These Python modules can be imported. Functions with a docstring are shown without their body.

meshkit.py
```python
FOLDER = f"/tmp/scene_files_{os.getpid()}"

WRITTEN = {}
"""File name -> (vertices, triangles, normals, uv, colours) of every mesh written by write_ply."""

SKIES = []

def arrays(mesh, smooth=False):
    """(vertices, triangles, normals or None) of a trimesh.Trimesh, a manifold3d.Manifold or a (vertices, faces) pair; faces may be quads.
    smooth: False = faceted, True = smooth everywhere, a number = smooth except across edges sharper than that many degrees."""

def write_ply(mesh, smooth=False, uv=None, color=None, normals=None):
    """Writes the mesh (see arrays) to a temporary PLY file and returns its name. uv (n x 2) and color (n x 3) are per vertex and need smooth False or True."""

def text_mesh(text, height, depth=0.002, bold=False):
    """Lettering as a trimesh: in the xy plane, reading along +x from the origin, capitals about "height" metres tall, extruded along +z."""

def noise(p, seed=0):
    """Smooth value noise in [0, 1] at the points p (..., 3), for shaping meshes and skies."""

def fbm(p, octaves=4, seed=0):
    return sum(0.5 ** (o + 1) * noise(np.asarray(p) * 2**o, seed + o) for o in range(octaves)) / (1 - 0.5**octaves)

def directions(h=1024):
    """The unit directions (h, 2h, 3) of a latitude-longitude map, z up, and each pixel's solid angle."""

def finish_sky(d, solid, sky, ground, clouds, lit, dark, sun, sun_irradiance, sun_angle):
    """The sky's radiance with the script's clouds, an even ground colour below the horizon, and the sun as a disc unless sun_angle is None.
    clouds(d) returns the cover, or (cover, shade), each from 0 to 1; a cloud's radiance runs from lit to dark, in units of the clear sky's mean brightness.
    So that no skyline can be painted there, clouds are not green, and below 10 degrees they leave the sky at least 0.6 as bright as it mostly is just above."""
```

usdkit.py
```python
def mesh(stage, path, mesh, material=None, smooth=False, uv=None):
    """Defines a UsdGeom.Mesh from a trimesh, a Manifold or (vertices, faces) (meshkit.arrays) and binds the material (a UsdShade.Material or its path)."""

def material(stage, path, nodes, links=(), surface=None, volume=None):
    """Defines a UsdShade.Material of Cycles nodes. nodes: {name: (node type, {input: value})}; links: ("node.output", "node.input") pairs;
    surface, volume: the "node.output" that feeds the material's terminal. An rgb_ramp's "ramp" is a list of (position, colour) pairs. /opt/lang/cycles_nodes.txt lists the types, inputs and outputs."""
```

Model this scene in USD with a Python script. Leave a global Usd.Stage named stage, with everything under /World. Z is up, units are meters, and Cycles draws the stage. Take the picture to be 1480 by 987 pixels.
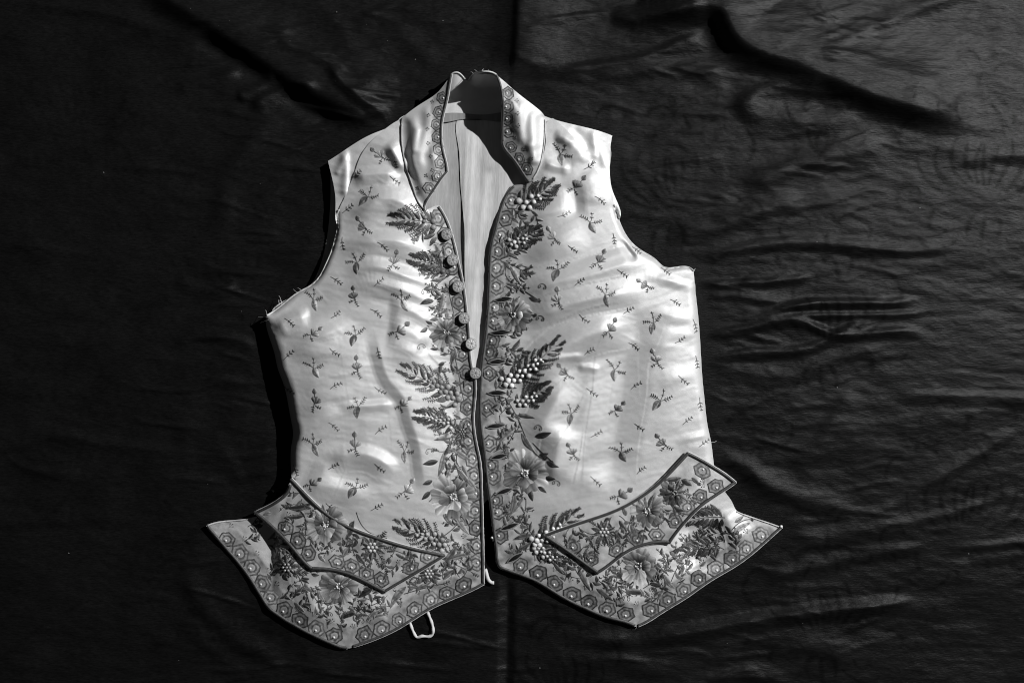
import math, random
import numpy as np
import shapely
from shapely.geometry import Polygon, LineString
from scipy.interpolate import RBFInterpolator, CubicSpline
from scipy.ndimage import map_coordinates, distance_transform_edt, gaussian_filter
from scipy.spatial import Delaunay
from pxr import Usd, UsdGeom, UsdLux, UsdShade, Gf, Sdf, Vt
import usdkit, meshkit

stage = Usd.Stage.CreateInMemory()
UsdGeom.SetStageUpAxis(stage, UsdGeom.Tokens.z)
UsdGeom.SetStageMetersPerUnit(stage, 1.0)
UsdGeom.Xform.Define(stage, '/World')
rnd = random.Random(7)
rng = np.random.default_rng(7)

# ------------------------------------------------------------------ camera, light
# lengths on the garment are written in "tailor's units" of 0.8 mm (u); x to the right, y downwards from
# the top left of the spread, z up.  The camera hangs straight above, as on a copy stand.
S = 0.0008
HC = 1400.0
cam = UsdGeom.Camera.Define(stage, '/World/camera')
cam.AddTranslateOp().Set(Gf.Vec3d(0, 0, HC * S))
FL = 80.0
cam.CreateFocalLengthAttr(FL)
cam.CreateHorizontalApertureAttr(FL * 1480.0 / HC)
cam.CreateVerticalApertureAttr(FL * 1480.0 / HC * 682 / 1024)
cam.CreateClippingRangeAttr(Gf.Vec2f(0.05, 50))
cam.CreateExposureAttr(0.0)

LAMP_EL, LAMP_AZ = math.radians(38), math.radians(30)      # azimuth above the picture's right
LAMP_R = 5.0
lamp_dir = np.array([math.cos(LAMP_EL) * math.cos(LAMP_AZ), math.cos(LAMP_EL) * math.sin(LAMP_AZ), math.sin(LAMP_EL)])
lamp = UsdLux.SphereLight.Define(stage, '/World/key_lamp')          # one hard studio lamp, high on the right
lamp.AddTranslateOp().Set(Gf.Vec3d(*(lamp_dir * LAMP_R)))
lamp.CreateRadiusAttr(0.03)
lamp.CreateNormalizeAttr(True)
lamp.CreateIntensityAttr(455.0)
lamp.CreateColorAttr(Gf.Vec3f(1, 1, 1))
dome = UsdLux.DomeLight.Define(stage, '/World/room')                # the dim grey of the room around it
room_mat = usdkit.material(stage, '/World/Looks/room_look', {'b': ('background_shader', {'color': (0.5, 0.5, 0.5), 'strength': 0.03})}, surface='b.background')
UsdShade.MaterialBindingAPI.Apply(dome.GetPrim()).Bind(room_mat)


# ------------------------------------------------------------------ helpers: prims
counts = {}


def numbered(parent, name):
    k = (parent, name)
    n = counts.get(k, 0)
    counts[k] = n + 1
    return f'{parent}/{name}' if n == 0 else f'{parent}/{name}_{n:03d}'


def xform(parent, name):
    p = numbered(parent, name)
    UsdGeom.Xform.Define(stage, p)
    return p


def data(path, **kw):
    pr = stage.GetPrimAtPath(path)
    for k, v in kw.items():
        pr.SetCustomDataByKey(k, v)


def put(parent, name, v, f, mat, tint=None, extra=None):
    """one Mesh prim; v in metres; tint = per-vertex thread / cloth colour (grey)"""
    p = numbered(parent, name)
    m = usdkit.mesh(stage, p, (np.asarray(v, float), np.asarray(f, int)), LOOK[mat], smooth=True)
    api = UsdGeom.PrimvarsAPI(m)
    if tint is not None:
        t = np.repeat(np.asarray(tint, np.float32)[:, None], 3, 1)
        api.CreatePrimvar('tint', Sdf.ValueTypeNames.Color3fArray, 'vertex').Set(Vt.Vec3fArray.FromNumpy(t))
    if extra is not None:
        t = np.repeat(np.asarray(extra, np.float32)[:, None], 3, 1)
        api.CreatePrimvar('weave', Sdf.ValueTypeNames.Color3fArray, 'vertex').Set(Vt.Vec3fArray.FromNumpy(t))
    return p


def world(px, py, pz):
    px, py, pz = np.broadcast_arrays(np.asarray(px, float), np.asarray(py, float), np.asarray(pz, float))
    k = 1 - pz / HC                      # the outlines were measured at table height; bring them up to their own height
    return np.stack([(px - 740) * k * S, (493.5 - py) * k * S, pz * S], -1)


# ------------------------------------------------------------------ looks
LOOK = {}


def look_fabric(name, rough, spec, bump_scale, bump, noise_amt=0.12, default=None, sheen=0.0, stretch=(1, 1, 1), streak=0.0, metal=0.0):
    nodes = {
        'a': ('attribute', {'attribute': 'tint'}),
        'g': ('geometry', {}),
        'mp': ('mapping', {'scale': stretch}),
        'n1': ('noise_texture', {'scale': 45.0, 'detail': 5.0, 'roughness': 0.6}),
        'r1': ('map_range', {'from_min': 0.25, 'from_max': 0.75, 'to_min': 1 - noise_amt, 'to_max': 1 + noise_amt * 0.6}),
        'n2': ('noise_texture', {'scale': bump_scale, 'detail': 3.0, 'roughness': 0.6}),
        'r2': ('map_range', {'from_min': 0.3, 'from_max': 0.7, 'to_min': 1 - streak, 'to_max': 1 + streak}),
        'm': ('mix_color', {'blend_type': 'multiply', 'fac': 1.0, 'use_clamp': False}),
        'm2': ('mix_color', {'blend_type': 'multiply', 'fac': 1.0, 'use_clamp': False}),
        'b': ('bump', {'strength': bump, 'distance': 0.0006}),
        'p': ('principled_bsdf', {'roughness': rough, 'specular_ior_level': spec, 'sheen_weight': sheen, 'metallic': metal}),
    }
    links = [('g.position', 'n1.vector'), ('g.position', 'mp.vector'), ('mp.vector', 'n2.vector'),
             ('n1.fac', 'r1.value'), ('n2.fac', 'r2.value'), ('r1.result', 'm.b'), ('r2.result', 'm2.b'),
             ('m.result', 'm2.a'), ('m2.result', 'p.base_color'), ('n2.fac', 'b.height'), ('b.normal', 'p.normal')]
    if default is None:
        links.append(('a.color', 'm.a'))
    else:
        nodes['m'][1]['a'] = (default,) * 3
    LOOK[name] = usdkit.material(stage, '/World/Looks/' + name, nodes, links, surface='p.BSDF')


look_fabric('satin_look', 0.58, 0.5, 1100, 0.22, 0.07, stretch=(1, 1.4, 1), streak=0.10, metal=0.30)
look_fabric('thread_look', 0.45, 0.45, 1500, 0.5, 0.10, streak=0.12)
look_fabric('lining_look', 0.75, 0.15, 700, 0.35, 0.08, stretch=(1.0, 0.10, 1), streak=0.10)
look_fabric('bead_look', 0.25, 0.7, 600, 0.05, 0.03)
look_fabric('tape_look', 0.8, 0.1, 2500, 0.4, 0.06, default=0.62)
look_fabric('button_look', 0.45, 0.4, 1800, 0.2, 0.06, streak=0.08)
usdkit_damask = {
    'a': ('attribute', {'attribute': 'weave'}),
    'g': ('geometry', {}),
    'mp': ('mapping', {'scale': (0.45, 2.0, 1)}),
    'n1': ('noise_texture', {'scale': 330.0, 'detail': 6.0, 'roughness': 0.72}),
    'mt': ('mapping', {'rotation': (0, 0, 0.9), 'scale': (1, 1, 1)}),
    'w': ('wave_texture', {'scale': 330.0, 'distortion': 0.6, 'detail': 1.0}),
    'n3': ('noise_texture', {'scale': 16.0, 'detail': 5.0, 'roughness': 0.6}),
    'r3': ('map_range', {'from_min': 0.3, 'from_max': 0.7, 'to_min': 0.7, 'to_max': 1.25}),
    'r1': ('map_range', {'from_min': 0.3, 'from_max': 0.72, 'to_min': 0.55, 'to_max': 1.55}),
    'rw': ('map_range', {'from_min': 0.0, 'from_max': 1.0, 'to_min': 0.8, 'to_max': 1.2}),
    'c': ('mix_color', {'blend_type': 'mix', 'a': (0.0054,) * 3, 'b': (0.0034,) * 3}),
    'm1': ('mix_color', {'blend_type': 'multiply', 'fac': 1.0, 'use_clamp': False}),
    'm2': ('mix_color', {'blend_type': 'multiply', 'fac': 1.0, 'use_clamp': False}),
    'm3': ('mix_color', {'blend_type': 'multiply', 'fac': 1.0, 'use_clamp': False}),
    'sp': ('mix_float', {'a': 0.118, 'b': 0.068}),
    'ms': ('math', {'math_type': 'multiply'}),
    'ms2': ('math', {'math_type': 'multiply'}),
    'b': ('bump', {'strength': 0.8, 'distance': 0.0006}),
    'p': ('principled_bsdf', {'roughness': 0.42, 'specular_ior_level': 0.3}),
}
LOOK['damask_look'] = usdkit.material(stage, '/World/Looks/damask_look', usdkit_damask, [
    ('g.position', 'mp.vector'), ('mp.vector', 'n1.vector'), ('g.position', 'mt.vector'), ('mt.vector', 'w.vector'),
    ('g.position', 'n3.vector'), ('n3.fac', 'r3.value'), ('n1.fac', 'r1.value'), ('w.fac', 'rw.value'), ('a.fac', 'c.fac'),
    ('c.result', 'm1.a'), ('r1.result', 'm1.b'), ('m1.result', 'm2.a'), ('rw.result', 'm2.b'),
    ('m2.result', 'm3.a'), ('r3.result', 'm3.b'), ('m3.result', 'p.base_color'),
    ('a.fac', 'sp.fac'), ('sp.result', 'ms.value1'), ('r1.result', 'ms.value2'), ('ms.value', 'ms2.value1'), ('rw.result', 'ms2.value2'),
    ('ms2.value', 'p.specular_ior_level'), ('n1.fac', 'b.height'), ('b.normal', 'p.normal')], surface='p.BSDF')


# ------------------------------------------------------------------ helpers: curves and height fields
def spline(pts, step=3.0):
    pts = np.asarray(pts, float)
    t = np.r_[0, np.cumsum(np.hypot(*np.diff(pts[:, :2], axis=0).T))]
    n = max(2, int(t[-1] / step) + 1)
    tt = np.linspace(0, t[-1], n)
    if len(pts) == 2:
        return np.stack([np.interp(tt, t, c) for c in pts.T], 1)
    return CubicSpline(t, pts)(tt)


def outline(parts, step=2.5):
    """parts: list of point lists; each smooth within itself, sharp where two lists meet; closed"""
    out = []
    for i, p in enumerate(parts):
        q = list(p) + [parts[(i + 1) % len(parts)][0]]
        out.append(spline(q, step)[:-1])
    return np.concatenate(out)


def line_distance(X, Y, line):
    """distance, signed side (+ on the lamp's side) and the place along a polyline (0..1)"""
    best = np.full(X.shape, 1e9)
    side = np.zeros(X.shape)
    tt = np.zeros(X.shape)
    seg = np.diff(line, axis=0)
    L = np.hypot(seg[:, 0], seg[:, 1])
    cum = np.r_[0, np.cumsum(L)] / max(L.sum(), 1e-9)
    ch = line[-1] - line[0]
    flip = -1.0 if (ch[1] * 0.87 + ch[0] * 0.5) < 0 else 1.0
    for i, (a, d) in enumerate(zip(line[:-1], seg)):
        if L[i] < 1e-9:
            continue
        t = np.clip(((X - a[0]) * d[0] + (Y - a[1]) * d[1]) / L[i] ** 2, 0, 1)
        dx, dy = X - a[0] - t * d[0], Y - a[1] - t * d[1]
        r = np.hypot(dx, dy)
        n = flip * np.array([d[1], -d[0]]) / L[i]
        m = r < best
        best[m] = r[m]
        side[m] = (dx * n[0] + dy * n[1])[m]
        tt[m] = (cum[i] + t * (cum[i + 1] - cum[i]))[m]
    return best, side, tt


class Field:
    """a height map in u over a rectangle, one sample per `step`"""

    def __init__(self, x0, y0, x1, y1, step=1.0):
        self.x0, self.y0, self.step = x0, y0, step
        self.gx, self.gy = np.meshgrid(np.arange(x0, x1 + step, step), np.arange(y0, y1 + step, step))
        self.h = np.zeros(self.gx.shape)

    def control(self, pts, smoothing=4.0):
        pts = np.asarray(pts, float)
        c = RBFInterpolator(pts[:, :2] / 100, pts[:, 2], smoothing=smoothing / 100, kernel='thin_plate_spline')
        k = 10
        cx, cy = np.arange(self.gx[0, 0], self.gx[0, -1] + k, k), np.arange(self.gy[0, 0], self.gy[-1, 0] + k, k)
        g = np.stack(np.meshgrid(cx, cy), -1).reshape(-1, 2)
        z = c(g / 100).reshape(len(cy), len(cx))
        self.h += map_coordinates(z, [(self.gy - self.y0) / k, (self.gx - self.x0) / k], order=3, mode='nearest')

    def fold(self, pts, amp, w_lamp, w_shade, fade=0.18, crisp=False):
        line = spline(pts, 8)
        pad = 3.2 * max(w_lamp, w_shade)
        (ax, ay), (bx, by) = line.min(0) - pad, line.max(0) + pad
        i0, i1 = np.clip([int((ay - self.y0) / self.step), int((by - self.y0) / self.step) + 1], 0, self.h.shape[0])
        j0, j1 = np.clip([int((ax - self.x0) / self.step), int((bx - self.x0) / self.step) + 1], 0, self.h.shape[1])
        if i1 <= i0 or j1 <= j0:
            return
        X, Y = self.gx[i0:i1, j0:j1], self.gy[i0:i1, j0:j1]
        r, s, t = line_distance(X, Y, line)
        w = np.where(s > 0, w_lamp, w_shade)
        e = np.clip(np.minimum(t, 1 - t) / fade, 0, 1)
        e = e * e * (3 - 2 * e)
        if crisp:                          # two even faces meeting in a narrow crest, as stiff silk breaks
            q = 1 - np.sqrt((r / (1.5 * w)) ** 2 + 0.012) + 0.0
            p = np.where(q > 0.12, q - 0.06, np.where(q > -0.12, (q + 0.12) ** 2 / 0.48, 0)) - 0.0
            self.h[i0:i1, j0:j1] += amp * np.clip(p, 0, None) * e
        else:
            self.h[i0:i1, j0:j1] += amp * np.exp(-(r / w) ** 2 / 1.3) * e

    def __call__(self, x, y):
        return map_coordinates(self.h, [(np.asarray(y, float) - self.y0) / self.step, (np.asarray(x, float) - self.x0) / self.step], order=1, mode='nearest')


def fbm2(x, y, sx, sy, seed, octaves=4):
    return meshkit.fbm(np.stack([x / sx, y / sy, np.full_like(np.asarray(x, float), 3.7 + seed)], -1), octaves, seed) - 0.5


# ------------------------------------------------------------------ outlines (u)
L_FRONT = [(635, 298), (651.5, 331), (658, 354), (665, 385), (671.5, 416), (675, 445), (678, 470), (680, 507), (683, 530), (688, 552), (687, 582),
           (685.5, 601), (689, 638), (695, 668), (697, 700), (698, 740), (699, 782), (700, 843)]
L_BOTTOM = [(700, 844), (663, 862), (623, 880), (578, 907.6), (538, 926), (511, 935)]
L_BOTTOM2 = [(502, 937), (493, 936), (482, 932), (468, 926), (453, 919), (438, 911.5), (424, 903.5), (411, 896), (400, 888.5), (390, 881), (385, 875.5), (377, 863), (369, 850), (361, 837), (352.5, 825), (343.5, 813.5), (331, 799), (319.5, 785.5), (311, 775.5), (303, 766)]
L_SKIRT_TOP = [(298, 759), (318, 753), (341, 751), (362, 748), (388, 741)]
L_SIDE = [(405, 728), (418, 706), (421, 689), (420.5, 676), (421, 645), (423.5, 627), (421, 609), (416, 582), (409, 553), (401, 531), (397, 512), (391.6, 494.6), (385, 472), (384, 462)]
L_ARM = [(385.5, 455.7), (408.6, 440), (433, 421.6), (450, 412), (463, 398), (471, 382), (478, 366), (484.5, 345), (487, 331), (487, 318), (490, 303)]
L_SHOULDER = [(497, 288), (505, 268), (511, 254), (520, 228), (535, 206), (555, 188), (576, 174)]
L_NECK = [(581, 172), (582, 216), (587, 240.5), (596, 269.6), (606, 292), (614, 303), (622, 301)]
LEFT = outline([L_FRONT, L_BOTTOM, L_BOTTOM2, L_SKIRT_TOP, L_SIDE, L_ARM, L_SHOULDER, L_NECK])

R_FRONT = [(742, 268), (729.5, 284.5), (720.6, 311), (714, 336), (708.5, 360), (706.5, 394), (705.5, 429), (704, 455), (702, 475), (698.5, 505), (696, 524), (694, 547),
           (692.7, 580), (693.5, 610), (696, 633), (700, 663), (704, 700), (708, 729), (713, 770), (716, 795), (719, 815)]
R_BOTTOM = [(723, 821), (750.5, 831), (777, 842), (801.5, 857), (826, 871), (850, 882), (874.5, 892), (906, 900.5), (917, 905)]
R_BOTTOM2 = [(923, 905), (937.7, 898), (959.5, 884), (992, 864), (1028, 839), (1065, 817), (1101, 789)]
R_SKIRT_TOP = [(1131, 762), (1112, 755), (1094, 749), (1075, 742.5), (1065, 738), (1059, 727), (1052, 716)]
R_SIDE = [(1040, 695), (1032, 671), (1028, 640), (1023, 616), (1018.7, 580), (1016, 555), (1014, 528), (1012, 493), (1009.5, 460), (1005.5, 423), (1004, 408)]
R_ARM = [(1002.5, 391.7), (978, 386.5), (959, 386), (947.7, 376), (929, 364), (910.5, 348.6), (899, 330), (893, 315), (888, 296)]
R_SHOULDER = [(884, 278), (873, 262), (850, 231), (838, 214), (823.5, 193), (808, 178)]
R_NECK = [(799, 171), (791, 176), (789, 200), (785, 225), (778, 246), (766, 264), (752, 267)]
RIGHT = outline([R_FRONT, R_BOTTOM, R_BOTTOM2, R_SKIRT_TOP, R_SIDE, R_ARM, R_SHOULDER, R_NECK])

LF_TOP = [(421.3, 690.4), (432, 702), (444, 714.7), (474.5, 742), (505, 760), (541, 774), (584, 787.6), (614, 795), (642, 801)]
LF_BOT = [(644, 803), (622, 817), (602, 829), (580, 842)]
LF_BOT2 = [(556.5, 856), (523, 839), (499, 829), (474.5, 824)]
LF_BOT3 = [(450, 822.6), (438, 812), (423, 794), (407.6, 777), (389, 759)]
LF_END = [(366.6, 740.5), (386, 731), (403, 721), (413, 712), (418, 700)]
LFLAP = outline([LF_TOP, LF_BOT, LF_BOT2, LF_BOT3, LF_END])
RF_TOP = [(784, 773.5), (810, 763.5), (850, 750), (892.5, 734.6), (923, 718), (950, 698), (974.6, 674)]
RF_END = [(994, 653), (1012, 662), (1029, 672), (1048, 684)]
RF_BOT = [(1064, 697), (1041.5, 713), (1011, 734.6), (993, 753), (978, 771)]
RF_BOT2 = [(968.5, 785), (950, 784.7), (929, 789), (907.7, 798), (886, 813.6)]
RF_BOT3 = [(863.6, 829), (840, 812), (819.5, 797), (800, 784)]
RFLAP = outline([RF_TOP, RF_END, RF_BOT, RF_BOT2, RF_BOT3])

LC_FRONT = [(654, 107), (650, 128.6), (646, 150), (640.6, 172), (639, 189), (641, 216), (647, 245)]
LC_FRONT2 = [(647, 249), (634.5, 265), (624, 281), (617, 292)]
LC_OUT = [(614, 304), (605, 294), (595.6, 269.6), (586, 240.5), (581, 216), (579.5, 196), (580, 180)]
LC_TOP = [(581, 171), (597, 158), (612, 148), (630, 136), (641, 124), (649, 113)]
LCOLLAR = outline([LC_FRONT, LC_FRONT2, LC_OUT, LC_TOP])
RC_TOP = [(716, 109), (724, 114), (738, 126), (760, 144), (778, 158), (787, 168)]
RC_OUT = [(788.5, 173), (788, 197), (785, 223.5), (779, 245), (771, 259)]
RC_FRONT = [(764, 264), (753, 248), (739, 228), (727, 212)]
RC_FRONT2 = [(725.5, 205), (725.5, 172), (725, 141), (722, 124)]
RCOLLAR = outline([RC_TOP, RC_OUT, RC_FRONT, RC_FRONT2])

GARMENT = shapely.union_all([Polygon(p).buffer(0) for p in (LEFT, RIGHT, LFLAP, RFLAP, LCOLLAR, RCOLLAR,
                                                            [(474, 233), (570, 180), (650, 110), (720, 105), (790, 170), (885, 197), (890, 320), (700, 560), (480, 320)])])

# ------------------------------------------------------------------ height of the fronts
front = Field(280, 80, 1150, 960, 1.0)
front.control([(474, 233, 15), (485, 290, 20), (520, 240, 26), (580, 180, 28), (560, 280, 30), (620, 310, 24), (635, 298, 17), (650, 335, 17), (665, 385, 17), (675, 445, 17),
               (680, 510, 16), (688, 580, 15), (695, 668, 14), (699, 760, 12), (700, 840, 6), (600, 400, 27), (600, 500, 28), (600, 620, 26), (620, 720, 25), (500, 400, 33), (480, 500, 36),
               (500, 600, 35), (480, 680, 34), (480, 360, 24), (440, 425, 24), (390, 460, 27), (400, 510, 32), (412, 570, 34), (422, 640, 34), (421, 689, 32), (408, 722, 30), (404, 760, 27),
               (402, 800, 24), (400, 840, 17), (300, 760, 8), (345, 810, 12), (392, 868, 11), (430, 770, 28), (430, 805, 24), (420, 850, 16), (411, 893, 8), (470, 925, 8), (520, 932, 7), (580, 905, 8), (640, 873, 7),
               (500, 800, 24), (560, 840, 18), (620, 820, 17), (500, 870, 15),
               (742, 268, 15), (720, 311, 15), (714, 340, 15.5), (708, 385, 17), (705, 460, 20), (697, 523, 22), (693, 580, 21), (696, 633, 21), (704, 700, 19), (715, 790, 14), (722, 820, 8), (790, 240, 32),
               (800, 350, 32), (800, 450, 32), (800, 560, 30), (800, 650, 29), (800, 740, 25), (885, 197, 22), (860, 230, 27), (885, 280, 26), (910, 348, 26), (950, 377, 24), (1003, 392, 20),
               (1008, 460, 21), (1013, 520, 21), (1020, 590, 20), (1030, 660, 17), (900, 420, 32), (900, 520, 32), (900, 620, 30), (900, 720, 26), (970, 460, 29), (970, 560, 29), (970, 640, 26),
               (1010, 700, 19), (1052, 725, 9), (1130, 762, 6), (1065, 815, 6), (990, 862, 6), (920, 902, 6), (850, 880, 6), (777, 840, 7), (1050, 775, 9), (980, 800, 15), (900, 820, 18), (830, 810, 17)])
F = front.fold
# left front
AMP = 3.3
F = lambda p, a, wl, ws, fade=0.28: front.fold(p, a * AMP, wl * 1.5, ws * 1.5, fade, True)
F([(486, 368), (515, 354), (545, 347), (580, 350), (625, 366)], 4.2, 7, 13, 0.4)
F([(496, 406), (522, 389), (543, 385), (570, 393), (600, 405), (634, 420)], 4.2, 7, 13, 0.4)
F([(490, 420), (535, 409), (565, 415), (600, 428), (636, 448)], 3.0, 7, 11, 0.4)
F([(495, 328), (530, 302), (562, 286), (590, 300), (615, 330)], 3.8, 10, 14, 0.4)
F([(505, 258), (540, 251), (580, 253)], 3.0, 5, 9)
F([(560, 205), (572, 225), (585, 250)], 3.0, 6, 6)
F([(540, 470), (548, 500), (553, 520), (566, 552), (583, 572), (596, 609), (606, 640), (612, 680), (622, 720)], 2.6, 34, 8, 0.2)
F([(395, 478), (430, 458), (450, 454)], 3.0, 6, 9)
F([(388, 500), (425, 480), (462, 468), (505, 452)], 3.0, 8, 12, 0.45)
F([(400, 525), (430, 505), (455, 492), (480, 480), (530, 466)], 3.0, 8, 14, 0.45)
F([(405, 580), (445, 554), (480, 545), (520, 535), (560, 515)], 2.6, 12, 20, 0.45)
F([(487, 590), (530, 586), (578, 583)], 1.8, 4, 6)
F([(415, 650), (445, 616), (480, 602), (530, 590)], 2.4, 12, 15, 0.45)
F([(470, 672), (490, 659), (513, 655), (548, 664), (575, 690)], 3.2, 7, 13)
F([(430, 712), (470, 704), (510, 712), (545, 735)], 2.0, 9, 13, 0.45)
F([(560, 470), (590, 480), (620, 500)], 3.0, 9, 14)
F([(560, 440), (590, 448), (625, 470)], 2.6, 7, 12)
F([(455, 430), (450, 520), (462, 600), (455, 680)], 0.9, 22, 18, 0.5)
F([(515, 480), (520, 560), (530, 640), (520, 720)], 0.8, 18, 16, 0.5)
F([(425, 530), (470, 512), (510, 506), (545, 490)], 2.4, 10, 16, 0.45)
F([(430, 600), (480, 575), (530, 562)], 1.8, 9, 14, 0.45)
F([(555, 500), (590, 508), (625, 528)], 2.2, 8, 12, 0.45)
F([(440, 740), (460, 700), (480, 640)], 1.6, 14, 10, 0.45)
# right front
F([(752, 322), (780, 313), (800, 305), (835, 290)], 1.8, 9, 12, 0.45)
F([(752, 374), (790, 362), (825, 346), (855, 333)], 2.6, 14, 14, 0.45)
F([(745, 436), (790, 412), (850, 398), (915, 380), (960, 382)], 4.6, 14, 16)
F([(752, 472), (800, 448), (850, 434), (900, 424), (940, 408)], 4.5, 12, 11)
F([(750, 565), (785, 530), (812, 505), (850, 484), (895, 474), (925, 468)], 5.4, 18, 16)
F([(790, 520), (820, 516), (850, 515)], 1.0, 3, 4)
F([(833, 531), (850, 530), (868, 536)], 1.0, 3, 4)
F([(752, 650), (790, 606), (808, 570), (836, 535)], 4.2, 16, 16, 0.4)
F([(795, 700), (806, 655), (812, 610)], 4.0, 16, 14)
F([(928, 440), (920, 480), (904, 516), (900, 560), (894, 600), (887, 650), (886, 715)], -2.0, 18, 22, 0.2)
F([(790, 190), (805, 215), (810, 250), (815, 280)], -1.0, 8, 10, 0.4)
F([(828, 262), (832, 290), (833, 318)], -1.6, 7, 9)
F([(785, 233), (805, 241), (826, 243)], 1.6, 4, 5)
F([(800, 200), (830, 212), (845, 240)], 2.0, 8, 9)
F([(800, 192), (818, 200), (835, 208)], 1.4, 4, 5)
F([(845, 245), (855, 270), (858, 300)], 1.4, 14, 14)
F([(897, 345), (910, 365), (920, 378)], -2.0, 3, 4)
F([(930, 398), (965, 405), (1012, 420)], 1.4, 4, 5, 0.5)
F([(935, 452), (980, 458), (1012, 468)], 1.3, 5, 7, 0.5)
F([(945, 484), (985, 482), (1016, 486)], 0.9, 5, 7, 0.5)
F([(920, 510), (965, 500), (1010, 515)], 1.2, 10, 12, 0.5)
F([(950, 560), (990, 545), (1015, 552)], 1.0, 9, 12, 0.5)
F([(975, 642), (1005, 632), (1030, 630)], 1.2, 4, 6, 0.5)
F([(980, 656), (1008, 645), (1030, 648)], 1.0, 4, 6, 0.5)
F([(860, 652), (905, 650), (950, 643)], 0.8, 4, 6, 0.5)
F([(820, 705), (850, 695), (885, 690)], 1.2, 9, 12, 0.5)
F([(860, 450), (855, 520), (845, 600), (850, 680)], 0.7, 18, 20, 0.5)
F([(970, 420), (962, 500), (965, 580), (975, 650)], 0.8, 18, 20, 0.5)
# skirts
F([(395, 745), (390, 790), (392, 840), (398, 880)], -3.5, 14, 12)
F([(440, 840), (450, 870), (470, 900)], 2.0, 12, 12)
F([(520, 860), (540, 880), (560, 905)], 1.8, 14, 12)
F([(985, 745), (1000, 780), (1005, 830)], -4.0, 24, 12)
F([(1045, 735), (1060, 765), (1080, 790)], 2.6, 12, 10)
F([(840, 830), (880, 850), (920, 890)], 2.0, 16, 14)
F([(930, 800), (960, 830), (980, 860)], 2.0, 16, 14)
cliff = spline([(421, 690), (409, 722), (402, 760), (398, 800), (393, 845), (384, 885), (380, 900)], 6)
sub = (slice(600, 830), slice(10, 200))
r_, s_, t_ = line_distance(front.gx[sub], front.gy[sub], cliff)
fall = 1 / (1 + np.exp(-np.clip(s_ / 2.2, -30, 30)))
fall = np.where(front.gy[sub] < 692, 1, fall)
low = 4.5 + 1.5 * np.sin(front.gx[sub] / 14.0) + 2.0 * np.clip((330 - front.gx[sub]) / 30, 0, 1)
front.h[sub] = low + (front.h[sub] - low) * fall
ca, sa = math.cos(0.38), math.sin(0.38)                     # long soft drags of the cloth: rising to the right on one front,
u1, v1 = front.gx * ca - front.gy * sa, front.gx * sa + front.gy * ca
cb, sb = math.cos(-0.12), math.sin(-0.12)                    # nearly level on the other
u2, v2 = front.gx * cb - front.gy * sb, front.gx * sb + front.gy * cb
side = np.clip((front.gx - 680) / 50, 0, 1)
low_ = np.clip((front.gy - 540) / 100, 0, 1)
d1 = 11.0 * fbm2(u1, v1, 230, 52, 1, 2) + 4.5 * fbm2(u1, v1, 150, 22, 5, 3)
d2 = 9.0 * fbm2(u2, v2, 190, 46, 2, 2) + 4.5 * fbm2(u2, v2, 120, 20, 6, 3)
front.h += (d1 * side + d2 * (1 - side)) * (1 - 0.45 * low_)
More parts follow.
